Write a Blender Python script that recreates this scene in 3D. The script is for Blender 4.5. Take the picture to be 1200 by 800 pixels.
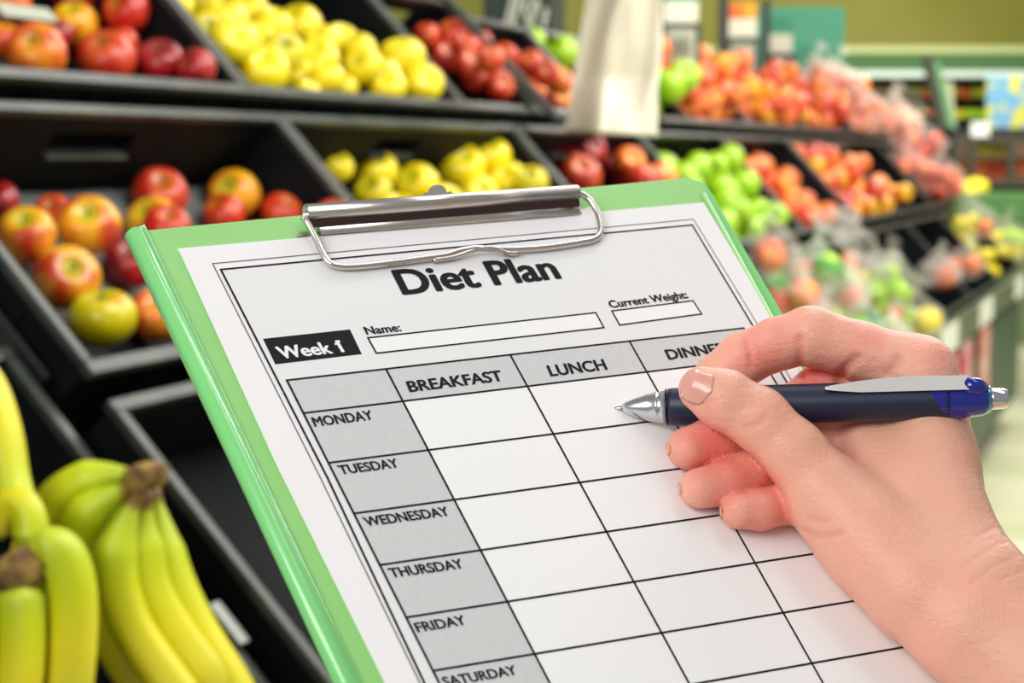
import bpy, bmesh, math, random
import numpy as np
from mathutils import Vector, Matrix, noise as mn

for o in list(bpy.data.objects): bpy.data.objects.remove(o)
scene = bpy.context.scene
C = scene.collection
random.seed(7)

# ------------------------------------------------------------------ camera, world, lights, exposure
FPX = 2000.0
PITCH = math.atan2(217, 2000)
CAM = np.array([0.0, 0.0, 1.35])
cd = bpy.data.cameras.new('camera'); cam = bpy.data.objects.new('camera', cd); C.objects.link(cam)
cd.sensor_width = 36; cd.lens = 36 * FPX / 1200; cd.clip_start = 0.02; cd.clip_end = 60
cam.location = CAM; cam.rotation_euler = (math.pi/2 - PITCH, 0, 0)
cd.dof.use_dof = True; cd.dof.focus_distance = 0.555; cd.dof.aperture_fstop = 14.5
cd.dof.aperture_blades = 0
scene.camera = cam
scene.view_settings.view_transform = 'Standard'; scene.view_settings.look = 'None'
scene.view_settings.gamma = 1; scene.view_settings.exposure = 0.0
w = bpy.data.worlds.new('world'); scene.world = w; w.use_nodes = True
w.node_tree.nodes['Background'].inputs[0].default_value = (1.0, 0.985, 0.96, 1)
w.node_tree.nodes['Background'].inputs[1].default_value = 0.30

def area(name, loc, target, sx, sy, power, col=(1, 1, 1)):
    l = bpy.data.lights.new(name, 'AREA'); l.shape = 'RECTANGLE'; l.size = sx; l.size_y = sy; l.energy = power; l.color = col
    o = bpy.data.objects.new(name, l); C.objects.link(o); o.location = loc
    d = Vector(target) - Vector(loc); o.rotation_euler = d.to_track_quat('-Z', 'Y').to_euler()
    return o
# rows of ceiling tubes over the aisle, with added fill lamps among them
area('ceiling_or_fill_light', (0.3, 1.0, 3.2), (0.0, 1.6, 1.0), 0.5, 2.4, 12, (1, .98, .94))
area('ceiling_or_fill_light', (1.7, 4.2, 3.2), (1.2, 4.2, 0.9), 0.6, 3.0, 90, (1, .97, .9))
area('ceiling_or_fill_light', (2.6, 7.8, 3.2), (2.2, 8.2, 0.9), 0.6, 3.0, 130, (1, .97, .9))
area('ceiling_or_fill_light', (2.6, 11.0, 3.2), (2.0, 13.0, 1.6), 3.0, 0.6, 95, (1, .98, .85))
area('ceiling_or_fill_light', (-1.1, -0.5, 2.6), (0.05, 0.5, 1.3), 0.9, 0.9, 3.5, (1, 1, 1))  # soft key lamp added for the clipboard
area('ceiling_or_fill_light', (-1.2, -1.2, 2.4), (0.0, 1.6, 1.2), 1.6, 0.9, 34, (1, .985, .96))  # fill lamp added on the camera side to light hand and fruit from the front
area('ceiling_or_fill_light', (0.7, 1.7, 2.6), (-.1, 2.7, 1.2), 1.2, 0.6, 22, (1, .985, .95))  # lamp added to brighten the near crates beyond the clipboard
area('ceiling_or_fill_light', (2.9, 2.2, 3.0), (1.6, 6.2, 1.1), 1.2, 2.2, 68, (1, .98, .93))

# ------------------------------------------------------------------ frames of reference
RT = np.array([1, 0, 0.]); FW = np.array([0, math.cos(PITCH), -math.sin(PITCH)]); UP = np.array([0, math.sin(PITCH), math.cos(PITCH)])
def ray(x, y): return FW + RT*(x-600)/FPX + UP*(400-y)/FPX
def at(x, y, d): return CAM + ray(x, y)*d
def c2w(q):                       # camera space in mm (x right, y down, z away) -> world metres
    q = np.asarray(q, float)/1000
    return CAM + q[..., 0:1]*RT - q[..., 1:2]*UP + q[..., 2:3]*FW
A = np.array([799, 2012, 0.]); A /= np.linalg.norm(A); B = np.array([-A[1], A[0], 0]); Z = np.array([0, 0, 1.])
PHI = 0.82
BS = math.cos(PHI)*B + math.sin(PHI)*Z; NN = -math.sin(PHI)*B + math.cos(PHI)*Z
class Tier:
    def __init__(s, O): s.O = O
    def pt(s, S, t, n=0): return s.O + A*S + BS*t + NN*n
    def inv(s, x, y, n=0):
        r = ray(x, y); O = s.O + NN*n; k = ((O-CAM) @ NN)/(r @ NN); P = CAM + k*r
        return (P-O) @ A, (P-O) @ BS, k
C2 = at(100, 435, 1.8)
T2 = Tier(C2); T1 = Tier(T2.pt(0, .395) + Z*.035); T3 = Tier(T2.pt(0, 0) - B*.02 - Z*.03 - BS*.4)
TR = Matrix((( A[0], BS[0], NN[0], 0), (A[1], BS[1], NN[1], 0), (A[2], BS[2], NN[2], 0), (0, 0, 0, 1)))   # tier axes -> world

# ------------------------------------------------------------------ helpers
def link(name, me, mats=None, parent=None, loc=None):
    o = bpy.data.objects.new(name, me); C.objects.link(o)
    if me is not None and mats is not None and len(me.materials) == 0:
        for m in (mats if isinstance(mats, (list, tuple)) else [mats]): me.materials.append(m)
    if parent is not None: o.parent = parent
    if loc is not None: o.location = loc
    return o
def tag(o, label=None, cat=None, group=None, kind=None):
    if label: o['label'] = label
    if cat: o['category'] = cat
    if group: o['group'] = group
    if kind: o['kind'] = kind
    return o
def empty(name, loc=(0, 0, 0)):
    o = bpy.data.objects.new(name, None); C.objects.link(o); o.location = loc; o.empty_display_size = .02
    return o
def mesh(name, V, F, smooth=False):
    me = bpy.data.meshes.new(name); me.from_pydata([tuple(map(float, v)) for v in V], [], [tuple(f) for f in F]); me.update()
    if smooth: me.polygons.foreach_set('use_smooth', [True]*len(me.polygons))
    return me
class MB:
    def __init__(s): s.V = []; s.F = []
    def add(s, V, F):
        n = len(s.V); s.V += [tuple(map(float, v)) for v in V]; s.F += [tuple(i+n for i in f) for f in F]
    def box(s, lo, hi, M=None):
        (x0, y0, z0), (x1, y1, z1) = lo, hi
        V = [(x0,y0,z0),(x1,y0,z0),(x1,y1,z0),(x0,y1,z0),(x0,y0,z1),(x1,y0,z1),(x1,y1,z1),(x0,y1,z1)]
        if M is not None: V = [M @ Vector(v) for v in V]
        s.add(V, [(0,3,2,1),(4,5,6,7),(0,1,5,4),(1,2,6,5),(2,3,7,6),(3,0,4,7)])
    def tube(s, P, R, n=10, cap=True, flat=1.0, upv=None):
        P = [np.array(p, float) for p in P]; m = len(P)
        R = R if isinstance(R, (list, tuple)) else [R]*m
        V = []; prev = np.array(upv if upv is not None else (0.13, 0.21, 0.97), float)
        for i, p in enumerate(P):
            t = P[min(i+1, m-1)] - P[max(i-1, 0)]; t /= np.linalg.norm(t)+1e-12
            u = prev - t*(prev@t); u /= np.linalg.norm(u)+1e-12; prev = u; v = np.cross(t, u)
            for k in range(n):
                a_ = 2*math.pi*k/n; V.append(p + R[i]*(math.cos(a_)*u + flat*math.sin(a_)*v))
        F = [(i*n+k, i*n+(k+1) % n, (i+1)*n+(k+1) % n, (i+1)*n+k) for i in range(m-1) for k in range(n)]
        if cap: F += [tuple(range(n-1, -1, -1)), tuple(range((m-1)*n, m*n))]
        s.add(V, F)
    def build(s, name, mat, parent=None, smooth=False, bevel=0, loc=None):
        me = mesh(name, s.V, s.F, smooth)
        if bevel:
            bm = bmesh.new(); bm.from_mesh(me)
            bmesh.ops.bevel(bm, geom=bm.edges[:], offset=bevel, segments=2, affect='EDGES', profile=.6); bm.to_mesh(me); bm.free()
        return link(name, me, mat, parent, loc)
def smooth_curve(P, n=6):
    P = [np.array(p, float) for p in P]; out = []
    Q = [2*P[0]-P[1]] + P + [2*P[-1]-P[-2]]
    for i in range(1, len(Q)-2):
        for k in range(n):
            t = k/n; a0, a1, a2, a3 = Q[i-1], Q[i], Q[i+1], Q[i+2]
            out.append(.5*((2*a1)+(-a0+a2)*t+(2*a0-5*a1+4*a2-a3)*t*t+(-a0+3*a1-3*a2+a3)*t**3))
    out.append(P[-1]); return out

# ------------------------------------------------------------------ materials
def srgb(r, g, b):
    f = lambda c: (c/255/12.92) if c/255 <= .04045 else ((c/255+.055)/1.055)**2.4
    return (f(r), f(g), f(b), 1)
def mat(name, col, rough=.5, metal=0, **kw):
    m = bpy.data.materials.new(name); m.use_nodes = True; b = m.node_tree.nodes['Principled BSDF']
    b.inputs['Base Color'].default_value = col; b.inputs['Roughness'].default_value = rough; b.inputs['Metallic'].default_value = metal
    for k, v in kw.items(): b.inputs[k].default_value = v
    return m
def noisy(m, c1, c2, scale=5, detail=3, lo=.35, hi=.65, coord='Object', bump=0, bscale=None, stretch=None):
    nt = m.node_tree; N = nt.nodes; L = nt.links; b = N['Principled BSDF']
    tc = N.new('ShaderNodeTexCoord'); src = tc.outputs[coord]
    if stretch:
        mp = N.new('ShaderNodeMapping'); mp.inputs['Scale'].default_value = stretch; L.new(src, mp.inputs[0]); src = mp.outputs[0]
    n = N.new('ShaderNodeTexNoise'); n.inputs['Scale'].default_value = scale; n.inputs['Detail'].default_value = detail
    L.new(src, n.inputs['Vector'])
    r = N.new('ShaderNodeValToRGB'); r.color_ramp.elements[0].position = lo; r.color_ramp.elements[1].position = hi
    r.color_ramp.elements[0].color = c1; r.color_ramp.elements[1].color = c2
    L.new(n.outputs['Fac'], r.inputs[0]); L.new(r.outputs[0], b.inputs['Base Color'])
    if bump:
        n2 = N.new('ShaderNodeTexNoise'); n2.inputs['Scale'].default_value = bscale or scale*4; n2.inputs['Detail'].default_value = 4
        L.new(src, n2.inputs['Vector']); bp = N.new('ShaderNodeBump'); bp.inputs['Strength'].default_value = bump; bp.inputs['Distance'].default_value = .001
        L.new(n2.outputs['Fac'], bp.inputs['Height']); L.new(bp.outputs[0], b.inputs['Normal'])
    return m
def fruit_mat(name, ca, cb, cc, blush=.5, rough=.28, streak=True):
    """ca main skin, cb blush, cc round the stem; per-object random shifts the mix"""
    m = mat(name, ca, rough, **{'Coat Weight': .25, 'Coat Roughness': .15})
    nt = m.node_tree; N = nt.nodes; L = nt.links; b = N['Principled BSDF']
    tc = N.new('ShaderNodeTexCoord'); oi = N.new('ShaderNodeObjectInfo')
    mp = N.new('ShaderNodeMapping'); mp.inputs['Scale'].default_value = (1, 1, .35); L.new(tc.outputs['Object'], mp.inputs[0])
    mul = N.new('ShaderNodeMath'); mul.operation = 'MULTIPLY'; mul.inputs[1].default_value = 37; L.new(oi.outputs['Random'], mul.inputs[0])
    n = N.new('ShaderNodeTexNoise'); n.noise_dimensions = '4D'; n.inputs['Scale'].default_value = 1.0; n.inputs['Detail'].default_value = 1.5
    L.new(mp.outputs[0], n.inputs['Vector']); L.new(mul.outputs[0], n.inputs['W'])
    n2 = N.new('ShaderNodeTexNoise'); n2.noise_dimensions = '4D'; n2.inputs['Scale'].default_value = 7; n2.inputs['Detail'].default_value = 2
    mp2 = N.new('ShaderNodeMapping'); mp2.inputs['Scale'].default_value = (1.6, 1.6, .2); L.new(tc.outputs['Object'], mp2.inputs[0])
    L.new(mp2.outputs[0], n2.inputs['Vector']); L.new(mul.outputs[0], n2.inputs['W'])
    mx = N.new('ShaderNodeMath'); mx.operation = 'MULTIPLY_ADD'; mx.inputs[1].default_value = .28 if streak else .05
    L.new(n2.outputs['Fac'], mx.inputs[0]); L.new(n.outputs['Fac'], mx.inputs[2])
    r = N.new('ShaderNodeValToRGB'); e = r.color_ramp.elements; e[0].position = blush-.1+.12; e[0].color = ca; e[1].position = blush+.1+.12; e[1].color = cb
    L.new(mx.outputs[0], r.inputs[0])
    # towards the stem cavity the skin turns to cc
    sx = N.new('ShaderNodeSeparateXYZ'); L.new(tc.outputs['Object'], sx.inputs[0])
    ln = N.new('ShaderNodeVectorMath'); ln.operation = 'LENGTH'
    cx = N.new('ShaderNodeCombineXYZ'); L.new(sx.outputs[0], cx.inputs[0]); L.new(sx.outputs[1], cx.inputs[1]); L.new(cx.outputs[0], ln.inputs[0])
    mr = N.new('ShaderNodeMapRange'); mr.inputs[1].default_value = .55; mr.inputs[2].default_value = .05; L.new(ln.outputs['Value'], mr.inputs[0])
    gt = N.new('ShaderNodeMath'); gt.operation = 'GREATER_THAN'; gt.inputs[1].default_value = 0.0; L.new(sx.outputs[2], gt.inputs[0])
    mm = N.new('ShaderNodeMath'); mm.operation = 'MULTIPLY'; L.new(mr.outputs[0], mm.inputs[0]); L.new(gt.outputs[0], mm.inputs[1])
    mix = N.new('ShaderNodeMix'); mix.data_type = 'RGBA'; L.new(mm.outputs[0], mix.inputs[0]); L.new(r.outputs[0], mix.inputs[6]); mix.inputs[7].default_value = cc
    L.new(mix.outputs[2], b.inputs['Base Color'])
    return m
FM = {
 'mixed':  fruit_mat('mixed_apple_skin', srgb(248, 180, 34), srgb(210, 62, 24), srgb(195, 205, 40), .60),
 'warm':   fruit_mat('orange_apple_skin', srgb(255, 150, 40), srgb(225, 70, 30), srgb(225, 170, 40), .52),
 'red':    fruit_mat('red_apple_skin', srgb(226, 96, 40), srgb(204, 44, 28), srgb(200, 120, 40), .46),
 'dark':   fruit_mat('dark_red_apple_skin', srgb(180, 34, 36), srgb(120, 14, 28), srgb(150, 60, 40), .5),
 'golden': fruit_mat('gold_green_apple_skin', srgb(226, 208, 16), srgb(235, 130, 30), srgb(150, 160, 30), .70),
 'yellow': fruit_mat('yellow_apple_skin', srgb(252, 228, 22), srgb(250, 204, 24), srgb(228, 222, 40), .6, streak=False),
 'green':  fruit_mat('green_apple_skin', srgb(160, 204, 26), srgb(186, 216, 66), srgb(130, 180, 30), .6, streak=False),
 'peach':  fruit_mat('peach_skin', srgb(250, 140, 52), srgb(214, 56, 34), srgb(245, 150, 70), .5, rough=.5),
}
M = {}
M['crate'] = noisy(mat('black_crate_plastic', (.01, .011, .013, 1), .7, **{'Specular IOR Level': .15}), srgb(7, 10, 14), srgb(14, 18, 21), 18)
M['rim'] = noisy(mat('lit_crate_rim_plastic', (.1, .11, .09, 1), .38), srgb(38, 45, 40), srgb(64, 70, 60), 14)  # crate plastic coloured lighter, as the rims catch the light
M['steel'] = mat('black_shelf_steel', srgb(22, 24, 26), .5)
M['liner'] = mat('grey_liner_foam', srgb(104, 112, 110), .8)
M['stem'] = mat('brown_stem', srgb(96, 70, 30), .7)
M['board'] = noisy(mat('green_board_plastic', srgb(150, 216, 122), .42), srgb(138, 206, 110), srgb(144, 211, 118), 30, bump=.03, bscale=900)
M['spine'] = mat('mint_edge_roll_plastic', srgb(134, 222, 134), .26, **{'Coat Weight': .5, 'Coat Roughness': .1})
M['chrome'] = noisy(mat('brushed_clip_steel', (.8, .76, .73, 1), .27, 1), (.66, .62, .58, 1), (.70, .66, .62, 1), 10)
M['clipdark'] = mat('clip_inner_steel', srgb(96, 78, 76), .25, 1)
M['paper'] = mat('white_paper', srgb(246, 244, 246), .7)
M['tint'] = mat('pale_grey_print', srgb(236, 236, 237), .7)
M['cell'] = mat('white_cell_print', srgb(247, 247, 248), .7)
M['grey'] = noisy(mat('mid_grey_print', srgb(205, 206, 208), .7), srgb(206, 207, 208), srgb(211, 212, 213), 700)
M['ink'] = mat('black_ink', srgb(40, 40, 42), .9, **{'Specular IOR Level': .1})
M['inkfine'] = mat('thin_line_ink', srgb(80, 80, 84), .8)

# ------------------------------------------------------------------ room
Hf = 0.0
mfloor = noisy(mat('pale_green_floor', srgb(222, 222, 180), .35), srgb(206, 212, 165), srgb(236, 232, 200), 1.6, 2)
b_ = MB(); b_.box((-9, -4, -.1), (12, 15.2, 0)); tag(b_.build('floor', mfloor), kind='structure')
mwall = noisy(mat('olive_green_paint', srgb(168, 166, 70), .8), srgb(160, 158, 62), srgb(178, 176, 88), .8, 2)
b_ = MB(); b_.box((-9, 15.0, 0), (12, 15.2, 3.6)); tag(b_.build('wall_far', mwall), kind='structure')

# ------------------------------------------------------------------ crates
def tierM(T, s, t, n=0):
    p = T.pt(s, t, n); m = TR.copy(); m.translation = Vector(p); return m
def crate(T, s0, s1, label, t0=0.0, t1=.39, D=.155, group=None, n=0, handles=True, cat='crate', slots=True):
    """open stacking crate lying on the slope; origin at its lower front left rim corner"""
    W = s1-s0-.012; L = t1-t0; th = .008
    root = empty('fruit_crate'); root.matrix_world = tierM(T, s0+.006, t0, n)
    tag(root, label, cat, group)
    b = MB()
    b.box((0, 0, -D), (W, L, -D+th))
    b.box((0, 0, -D+th), (W, th, -.004)); b.box((0, th, -D+th), (th, L-th, -.004)); b.box((W-th, th, -D+th), (W, L-th, -.004))
    # back wall left open at the hand hole
    hw = .09; cx = W/2
    b.box((0, L-th, -D+th), (W, L, -.07)); b.box((0, L-th, -.035), (W, L, -.004))
    b.box((0, L-th, -.07), (cx-hw, L, -.035)); b.box((cx+hw, L-th, -.07), (W, L, -.035))
    # ribs outside the walls
    k = int(W/.11)
    for i in range(1, k): b.box((W*i/k-.003, -.006, -D), (W*i/k+.003, 0, -.02))
    for i in range(1, 4): b.box((-.005, L*i/4-.003, -D), (0, L*i/4+.003, -.02))
    body = b.build('body', M['crate'], root)
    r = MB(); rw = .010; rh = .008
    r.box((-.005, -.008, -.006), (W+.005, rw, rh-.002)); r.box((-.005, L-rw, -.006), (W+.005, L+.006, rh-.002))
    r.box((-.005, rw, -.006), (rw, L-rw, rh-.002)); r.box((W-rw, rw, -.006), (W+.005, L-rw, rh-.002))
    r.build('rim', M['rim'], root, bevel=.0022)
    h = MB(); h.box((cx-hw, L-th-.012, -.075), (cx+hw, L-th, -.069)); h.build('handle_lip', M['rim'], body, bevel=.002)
    return root
t2cuts = [0, .885, 1.89, 2.75, 3.6, 4.49, 5.4, 6.35, 7.2]
t2lab = ['black crate of mixed red and yellow apples at the left of the middle row',
 'black crate of large yellow apples behind the clipboard clip, middle row',
 'black crate of dark red apples in the middle row under the hanging bag',
 'black crate heaped with green apples behind the clipboard corner',
 'black crate of orange red peaches right of the green apples, middle row',
 'black crate full of orange and red apples near the right end of the middle row',
 'narrow dark crate beyond the orange apples in the middle row',
 'farthest visible crate of the middle row, under the bagged apples']
for i in range(8): crate(T2, t2cuts[i], t2cuts[i+1], t2lab[i])
t1cuts = [-.2, .80, 1.64, 2.055, 2.47, 3.28, 4.0, 4.9, 5.9, 6.9]
t1lab = ['black crate of red apples in the top left corner',
 'wide black crate heaped with yellow apples in the top row',
 'narrow black crate of red apples just right of the yellow ones, top row',
 'narrow crate of red and orange apples left of the hanging bag, top row',
 'top row crate of green apples partly behind the hanging bag',
 'top row crate of peaches right of the hanging bag',
 'top row crate of peaches below the second price sign',
 'top row crate of apples in front of the teal panel',
 'last crate of the top row carrying bagged apples']
for i in range(9): crate(T1, t1cuts[i], t1cuts[i+1], t1lab[i], t1=.39 if i < 2 else .33 if i == 2 else .29)
t3cuts = [.0, .93, 1.85, 2.75, 3.6, 4.45, 5.35, 6.3, 7.3]
t3lab = ['empty black crate in the bottom row behind the lower left clipboard edge',
 'bottom row crate hidden behind the clipboard', 'bottom row crate of bagged fruit beside the clipboard edge',
 'bottom row crate of bagged green apples above the hand', 'bottom row crate with the clear plastic sheet',
 'bottom row crate of bagged apples and carrots behind the price rail', 'bottom row crate of oranges in bags near the right edge',
 'farthest bottom row crate with yellow green apples']
for i in range(8): crate(T3, t3cuts[i], t3cuts[i+1], t3lab[i])
crate(T3, -1.0, -.03, 'black crate holding the bananas at lower left', t0=-.02, t1=.50, D=.15, n=-.035)

# grey liner sheets in the near crate
def slab(T, s0, s1, t0, t1, n0, n1, name, m, parent=None, wav=0):
    V = []; F = []; nu, nv = 14, 8
    for j in range(nv+1):
        for i in range(nu+1):
            s = s0+(s1-s0)*i/nu; t = t0+(t1-t0)*j/nv; dn = wav*mn.noise(Vector((s*9, t*9, 0)))
            V.append((s, t, n1+dn))
    k = len(V); V += [(a, b, c-(n1-n0)) for a, b, c in V]
    for j in range(nv):
        for i in range(nu):
            q = j*(nu+1)+i; F.append((q, q+1, q+nu+2, q+nu+1)); F.append((k+q, k+q+nu+1, k+q+nu+2, k+q+1))
    for i in range(nu): F.append((i, k+i, k+i+1, i+1)); q = nv*(nu+1)+i; F.append((q, q+1, k+q+1, k+q))
    for j in range(nv): q = j*(nu+1); F.append((q, q+nu+1, k+q+nu+1, k+q)); q += nu; F.append((q, k+q, k+q+nu+1, q+nu+1))
    o = link(name, mesh(name, V, F, True), m, parent); o.matrix_world = tierM(T, 0, 0); return o
ln = slab(T2, .03, .80, .16, .372, -.145, -.14, 'liner_sheet', M['liner'], wav=.008)
tag(ln, 'dark grey liner sheet in the near crate behind the mixed apples', 'liner')

# ------------------------------------------------------------------ the stand under the crates
st = empty('display_stand', T3.pt(0, 0)); tag(st, 'black tiered shop stand carrying the three rows of fruit crates', 'shelf')
def wmesh(b, name, m, parent, bevel=0):
    o = b.build(name, m, None, bevel=bevel); o.parent = parent; o.matrix_parent_inverse = Matrix.Translation(-Vector(parent.location)); return o
def tierbox(b, T, s0, s1, t0, t1, n0, n1): b.box((s0, t0, n0), (s1, t1, n1), tierM(T, 0, 0))
for T in (T1, T2, T3):
    b = MB(); tierbox(b, T, -1.1 if T is not T2 else -.02, 7.35, -.0, .40, -.215 if T is T3 else -.19, -.205 if T is T3 else -.175)
    wmesh(b, 'shelf_panel', M['steel'], st)
# front fascia down to the ground and the price rail along the lowest front
Ff = Matrix(((A[0], B[0], 0, 0), (A[1], B[1], 0, 0), (0, 0, 1, 0), (0, 0, 0, 1)))
def rel(T, s, t, n=0):          # point -> (along, across, height)
    p = T.pt(s, t, n); return p
f0 = T3.pt(0, 0); M3 = Ff.copy(); M3.translation = Vector((f0[0], f0[1], 0))
b = MB(); b.box((-1.1, -.005, .16), (7.35, .02, f0[2]-.17), M3); wmesh(b, 'front_fascia', mat('dark_green_fascia', srgb(66, 88, 66), .5), st)
b = MB(); b.box((-1.1, .10, .0), (7.35, .14, .16), M3); wmesh(b, 'kick_board', M['steel'], st)
b = MB(); b.box((-.01, -.045, f0[2]-.115), (7.35, -.030, f0[2]-.008), M3)
wmesh(b, 'price_rail', mat('price_rail_plastic', srgb(98, 108, 84), .35), st, bevel=.004)
for x in np.arange(-1.0, 7.4, 1.2):
    b = MB(); b.box((x, .2, 0), (x+.04, .24, f0[2]-.2), M3); b.box((x, .75, 0), (x+.04, .79, f0[2]+.42), M3); wmesh(b, 'upright', M['steel'], st)
# left end panel under the middle row, seen beside the bananas
b = MB(); tierbox(b, T2, -.02, -.012, 0.02, .38, -.175, -.03); wmesh(b, 'end_panel', M['steel'], st)
# thin rail up the slope between the narrow top crates
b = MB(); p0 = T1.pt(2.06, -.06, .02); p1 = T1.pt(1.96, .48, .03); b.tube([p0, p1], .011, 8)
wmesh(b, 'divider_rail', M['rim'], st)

# price tickets on the rail
mt_ = mat('ticket_card', srgb(236, 240, 222), .5)
for i, (px, py) in enumerate([(1126, 388), (1161, 355), (1188, 332)]):
    s, _, _ = T3.inv(px, py, -.02)
    s = [4.35, 5.45, 6.85][i]
    b = MB(); b.box((s-.22, -.049, f0[2]-.108), (s+.22, -.046, f0[2]-.016), M3)
    o = b.build('price_ticket', mt_); 
    tag(o, ['white price ticket on the rail nearest the pen end', 'white price ticket midway along the lower rail', 'white price ticket on the rail nearest the right edge'][i], 'price tag', 'tickets on the price rail')
for i, s in enumerate([4.55, 5.0, 5.6]):
    b = MB(); zz = f0[2]-.13
    b.box((s-.10, -.040, zz-.26), (s+.10, -.012, zz), M3)
    o = b.build('hanging_packet', noisy(mat('packet_film', srgb(230, 130, 120), .3), srgb(226, 196, 190), [srgb(222, 92, 92), srgb(214, 60, 84), srgb(228, 98, 50)][i], 14), bevel=.01)
    tag(o, ['pale pink packet hung under the price rail behind the knuckle', 'pink packet hung under the rail above the pen end', 'orange red packet hung under the rail at far right'][i], 'packet', 'packets hung under the price rail')

# ------------------------------------------------------------------ fruit
def apple_mesh(seed, squat=.92, peach=False, nu=28, nv=18):
    rnd = random.Random(seed); V = []; F = []
    ph = rnd.random()*6; tilt = rnd.uniform(-.05, .05)
    for j in range(nv+1):
        th = math.pi*j/nv
        for i in range(nu):
            a_ = 2*math.pi*i/nu
            r = math.sin(th)*(1-.10*(th/math.pi)**2*(0 if peach else 1))*1.03
            z = squat*math.cos(th) - (.34 if not peach else .2)*math.exp(-(th/.36)**2) + .14*math.exp(-((math.pi-th)/.32)**2)
            lob = 1+.022*math.cos(5*a_+ph)*(th/math.pi)+.02*math.cos(2*a_+ph)+(-.05*math.exp(-((a_-math.pi)/.35)**2) if peach else 0)
            V.append((r*lob*math.cos(a_), r*lob*math.sin(a_), z+tilt*r*math.cos(a_)))
    for j in range(nv):
        for i in range(nu): F.append((j*nu+i, (j+1)*nu+i, (j+1)*nu+(i+1) % nu, j*nu+(i+1) % nu))
    return mesh('apple_skin', V, F, True)
AM = {}
for k in FM:
    AM[k] = []
    for q in range(3):
        me = apple_mesh(q+hash(k) % 1 + len(k)*3+q, [.92, .88, .97][q], k == 'peach'); me.materials.append(FM[k]); AM[k].append(me)
stem_b = MB(); stem_b.tube(smooth_curve([(0, 0, .50), (.02, .01, .72), (.09, .03, .92)], 3), [.035]*3+[.03]*2+[.03]+[.05], 6)
stem_me = mesh('stem', stem_b.V, stem_b.F, True); stem_me.materials.append(M['stem'])
placed = []          # (position, radius)
def put(kind, p, r, label, group=None, stem=False, rot=None, name=None):
    me = random.choice(AM[kind])
    nm = name or ('peach' if kind == 'peach' else 'apple')
    o = link(nm, me); o.location = p; o.scale = (r*.97,)*3
    if rot is None:
        v = Vector((random.gauss(0, .8), random.gauss(-.5, .8), random.uniform(-.2, 1))).normalized(); rot = v.to_track_quat('Z', 'Y').to_euler()
    o.rotation_euler = rot
    tag(o, label, 'peach' if kind == 'peach' else 'apple', group)
    if stem:
        s_ = link('stem', stem_me, None, o)
    placed.append((np.array(p), r)); return o
def clear(p, r, tol=.003):
    for q, rq in placed:
        d = p-q
        if abs(d[0]) < .12 and d@d < (r+rq-tol)**2: return False
    return True
def by_px(T, kind, px, py, rp, label, group=None, stem=True, nmin=-.10, D=.155, top=None, rot=None, nst=None, rs=1.0, S=None):
    rp = rp*rs; n = -.147+rp*T.inv(px, py, -.1)[2]/FPX if nst is None else nst
    best = None
    while n < .12:
        s, t, k = T.inv(px, py, n); r = rp*k/FPX; p = T.pt(s, t, n)
        if t < r+.012 or (S is not None and (s > S-r*.75 or t > .375)): n += .004; continue
        if clear(p, r): best = (p, r); break
        n += .004
    if best is None:
        s, t, k = T.inv(px, py, -.03); best = (T.pt(s, max(t, .05), -.03), rp*k/FPX)
    v = rot or Vector((random.uniform(-.5, .5), random.uniform(-1, -.2), random.uniform(.3, 1)))
    return put(kind, best[0], best[1], label, group, stem, Vector(v).normalized().to_track_quat('Z', 'Y').to_euler())

# middle row, near crate: mixed apples, each one described
g = 'mixed apples in the near crate'
for kd, x, y, r, lb in [
 ('dark', -2, 236, 26, 'dark pink red apple cut by the left edge, top of the near crate'),
 ('red', 187, 228, 34, 'round red apple standing highest beside the liner sheet'),
 ('mixed', 274, 228, 32, 'striped red apple with green crown, right back of near crate'),
 ('red', 262, 252, 27, 'red apple just above the clipboard top edge, below the striped one'),
 ('red', 330, 250, 26, 'small red apple left of the clip behind the green board'),
 ('red', 392, 258, 27, 'red apple directly behind the left clip end'),
 ('red', 62, 250, 24, 'half hidden red apple between the two yellow orange ones'),
 ('mixed', 180, 262, 34, 'yellow and orange apple under the highest red one'),
 ('mixed', 104, 264, 38, 'yellow apple with stem hollow showing, centre of near crate'),
 ('mixed', 30, 277, 37, 'orange and yellow apple at left edge of near crate'),
 ('red', 195, 266, 30, 'red striped apple touching the clipboard top left corner'),
 ('dark', 152, 308, 33, 'dark maroon apple with bright highlight beside clipboard corner'),
 ('mixed', 78, 326, 41, 'orange apple blushing yellow left of the maroon one'),
 ('warm', 182, 370, 33, 'bright orange apple against the clipboard left edge'),
 ('golden', 120, 373, 41, 'large yellow green apple at the lowest corner of near crate'),
 ('warm', 235, 330, 32, 'orange apple hidden behind the upper left of the clipboard'),
 ('red', 300, 290, 32, 'red apple hidden behind the clipboard left of the clip')]:
    by_px(T2, kd, x, y, r, lb, g, S=.875, rot=(.1, -.75, .55) if (x, y) in ((104, 264),) else ((0, -.3, 1) if kd == 'golden' else None))
g = 'yellow apples behind the clip'
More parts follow.
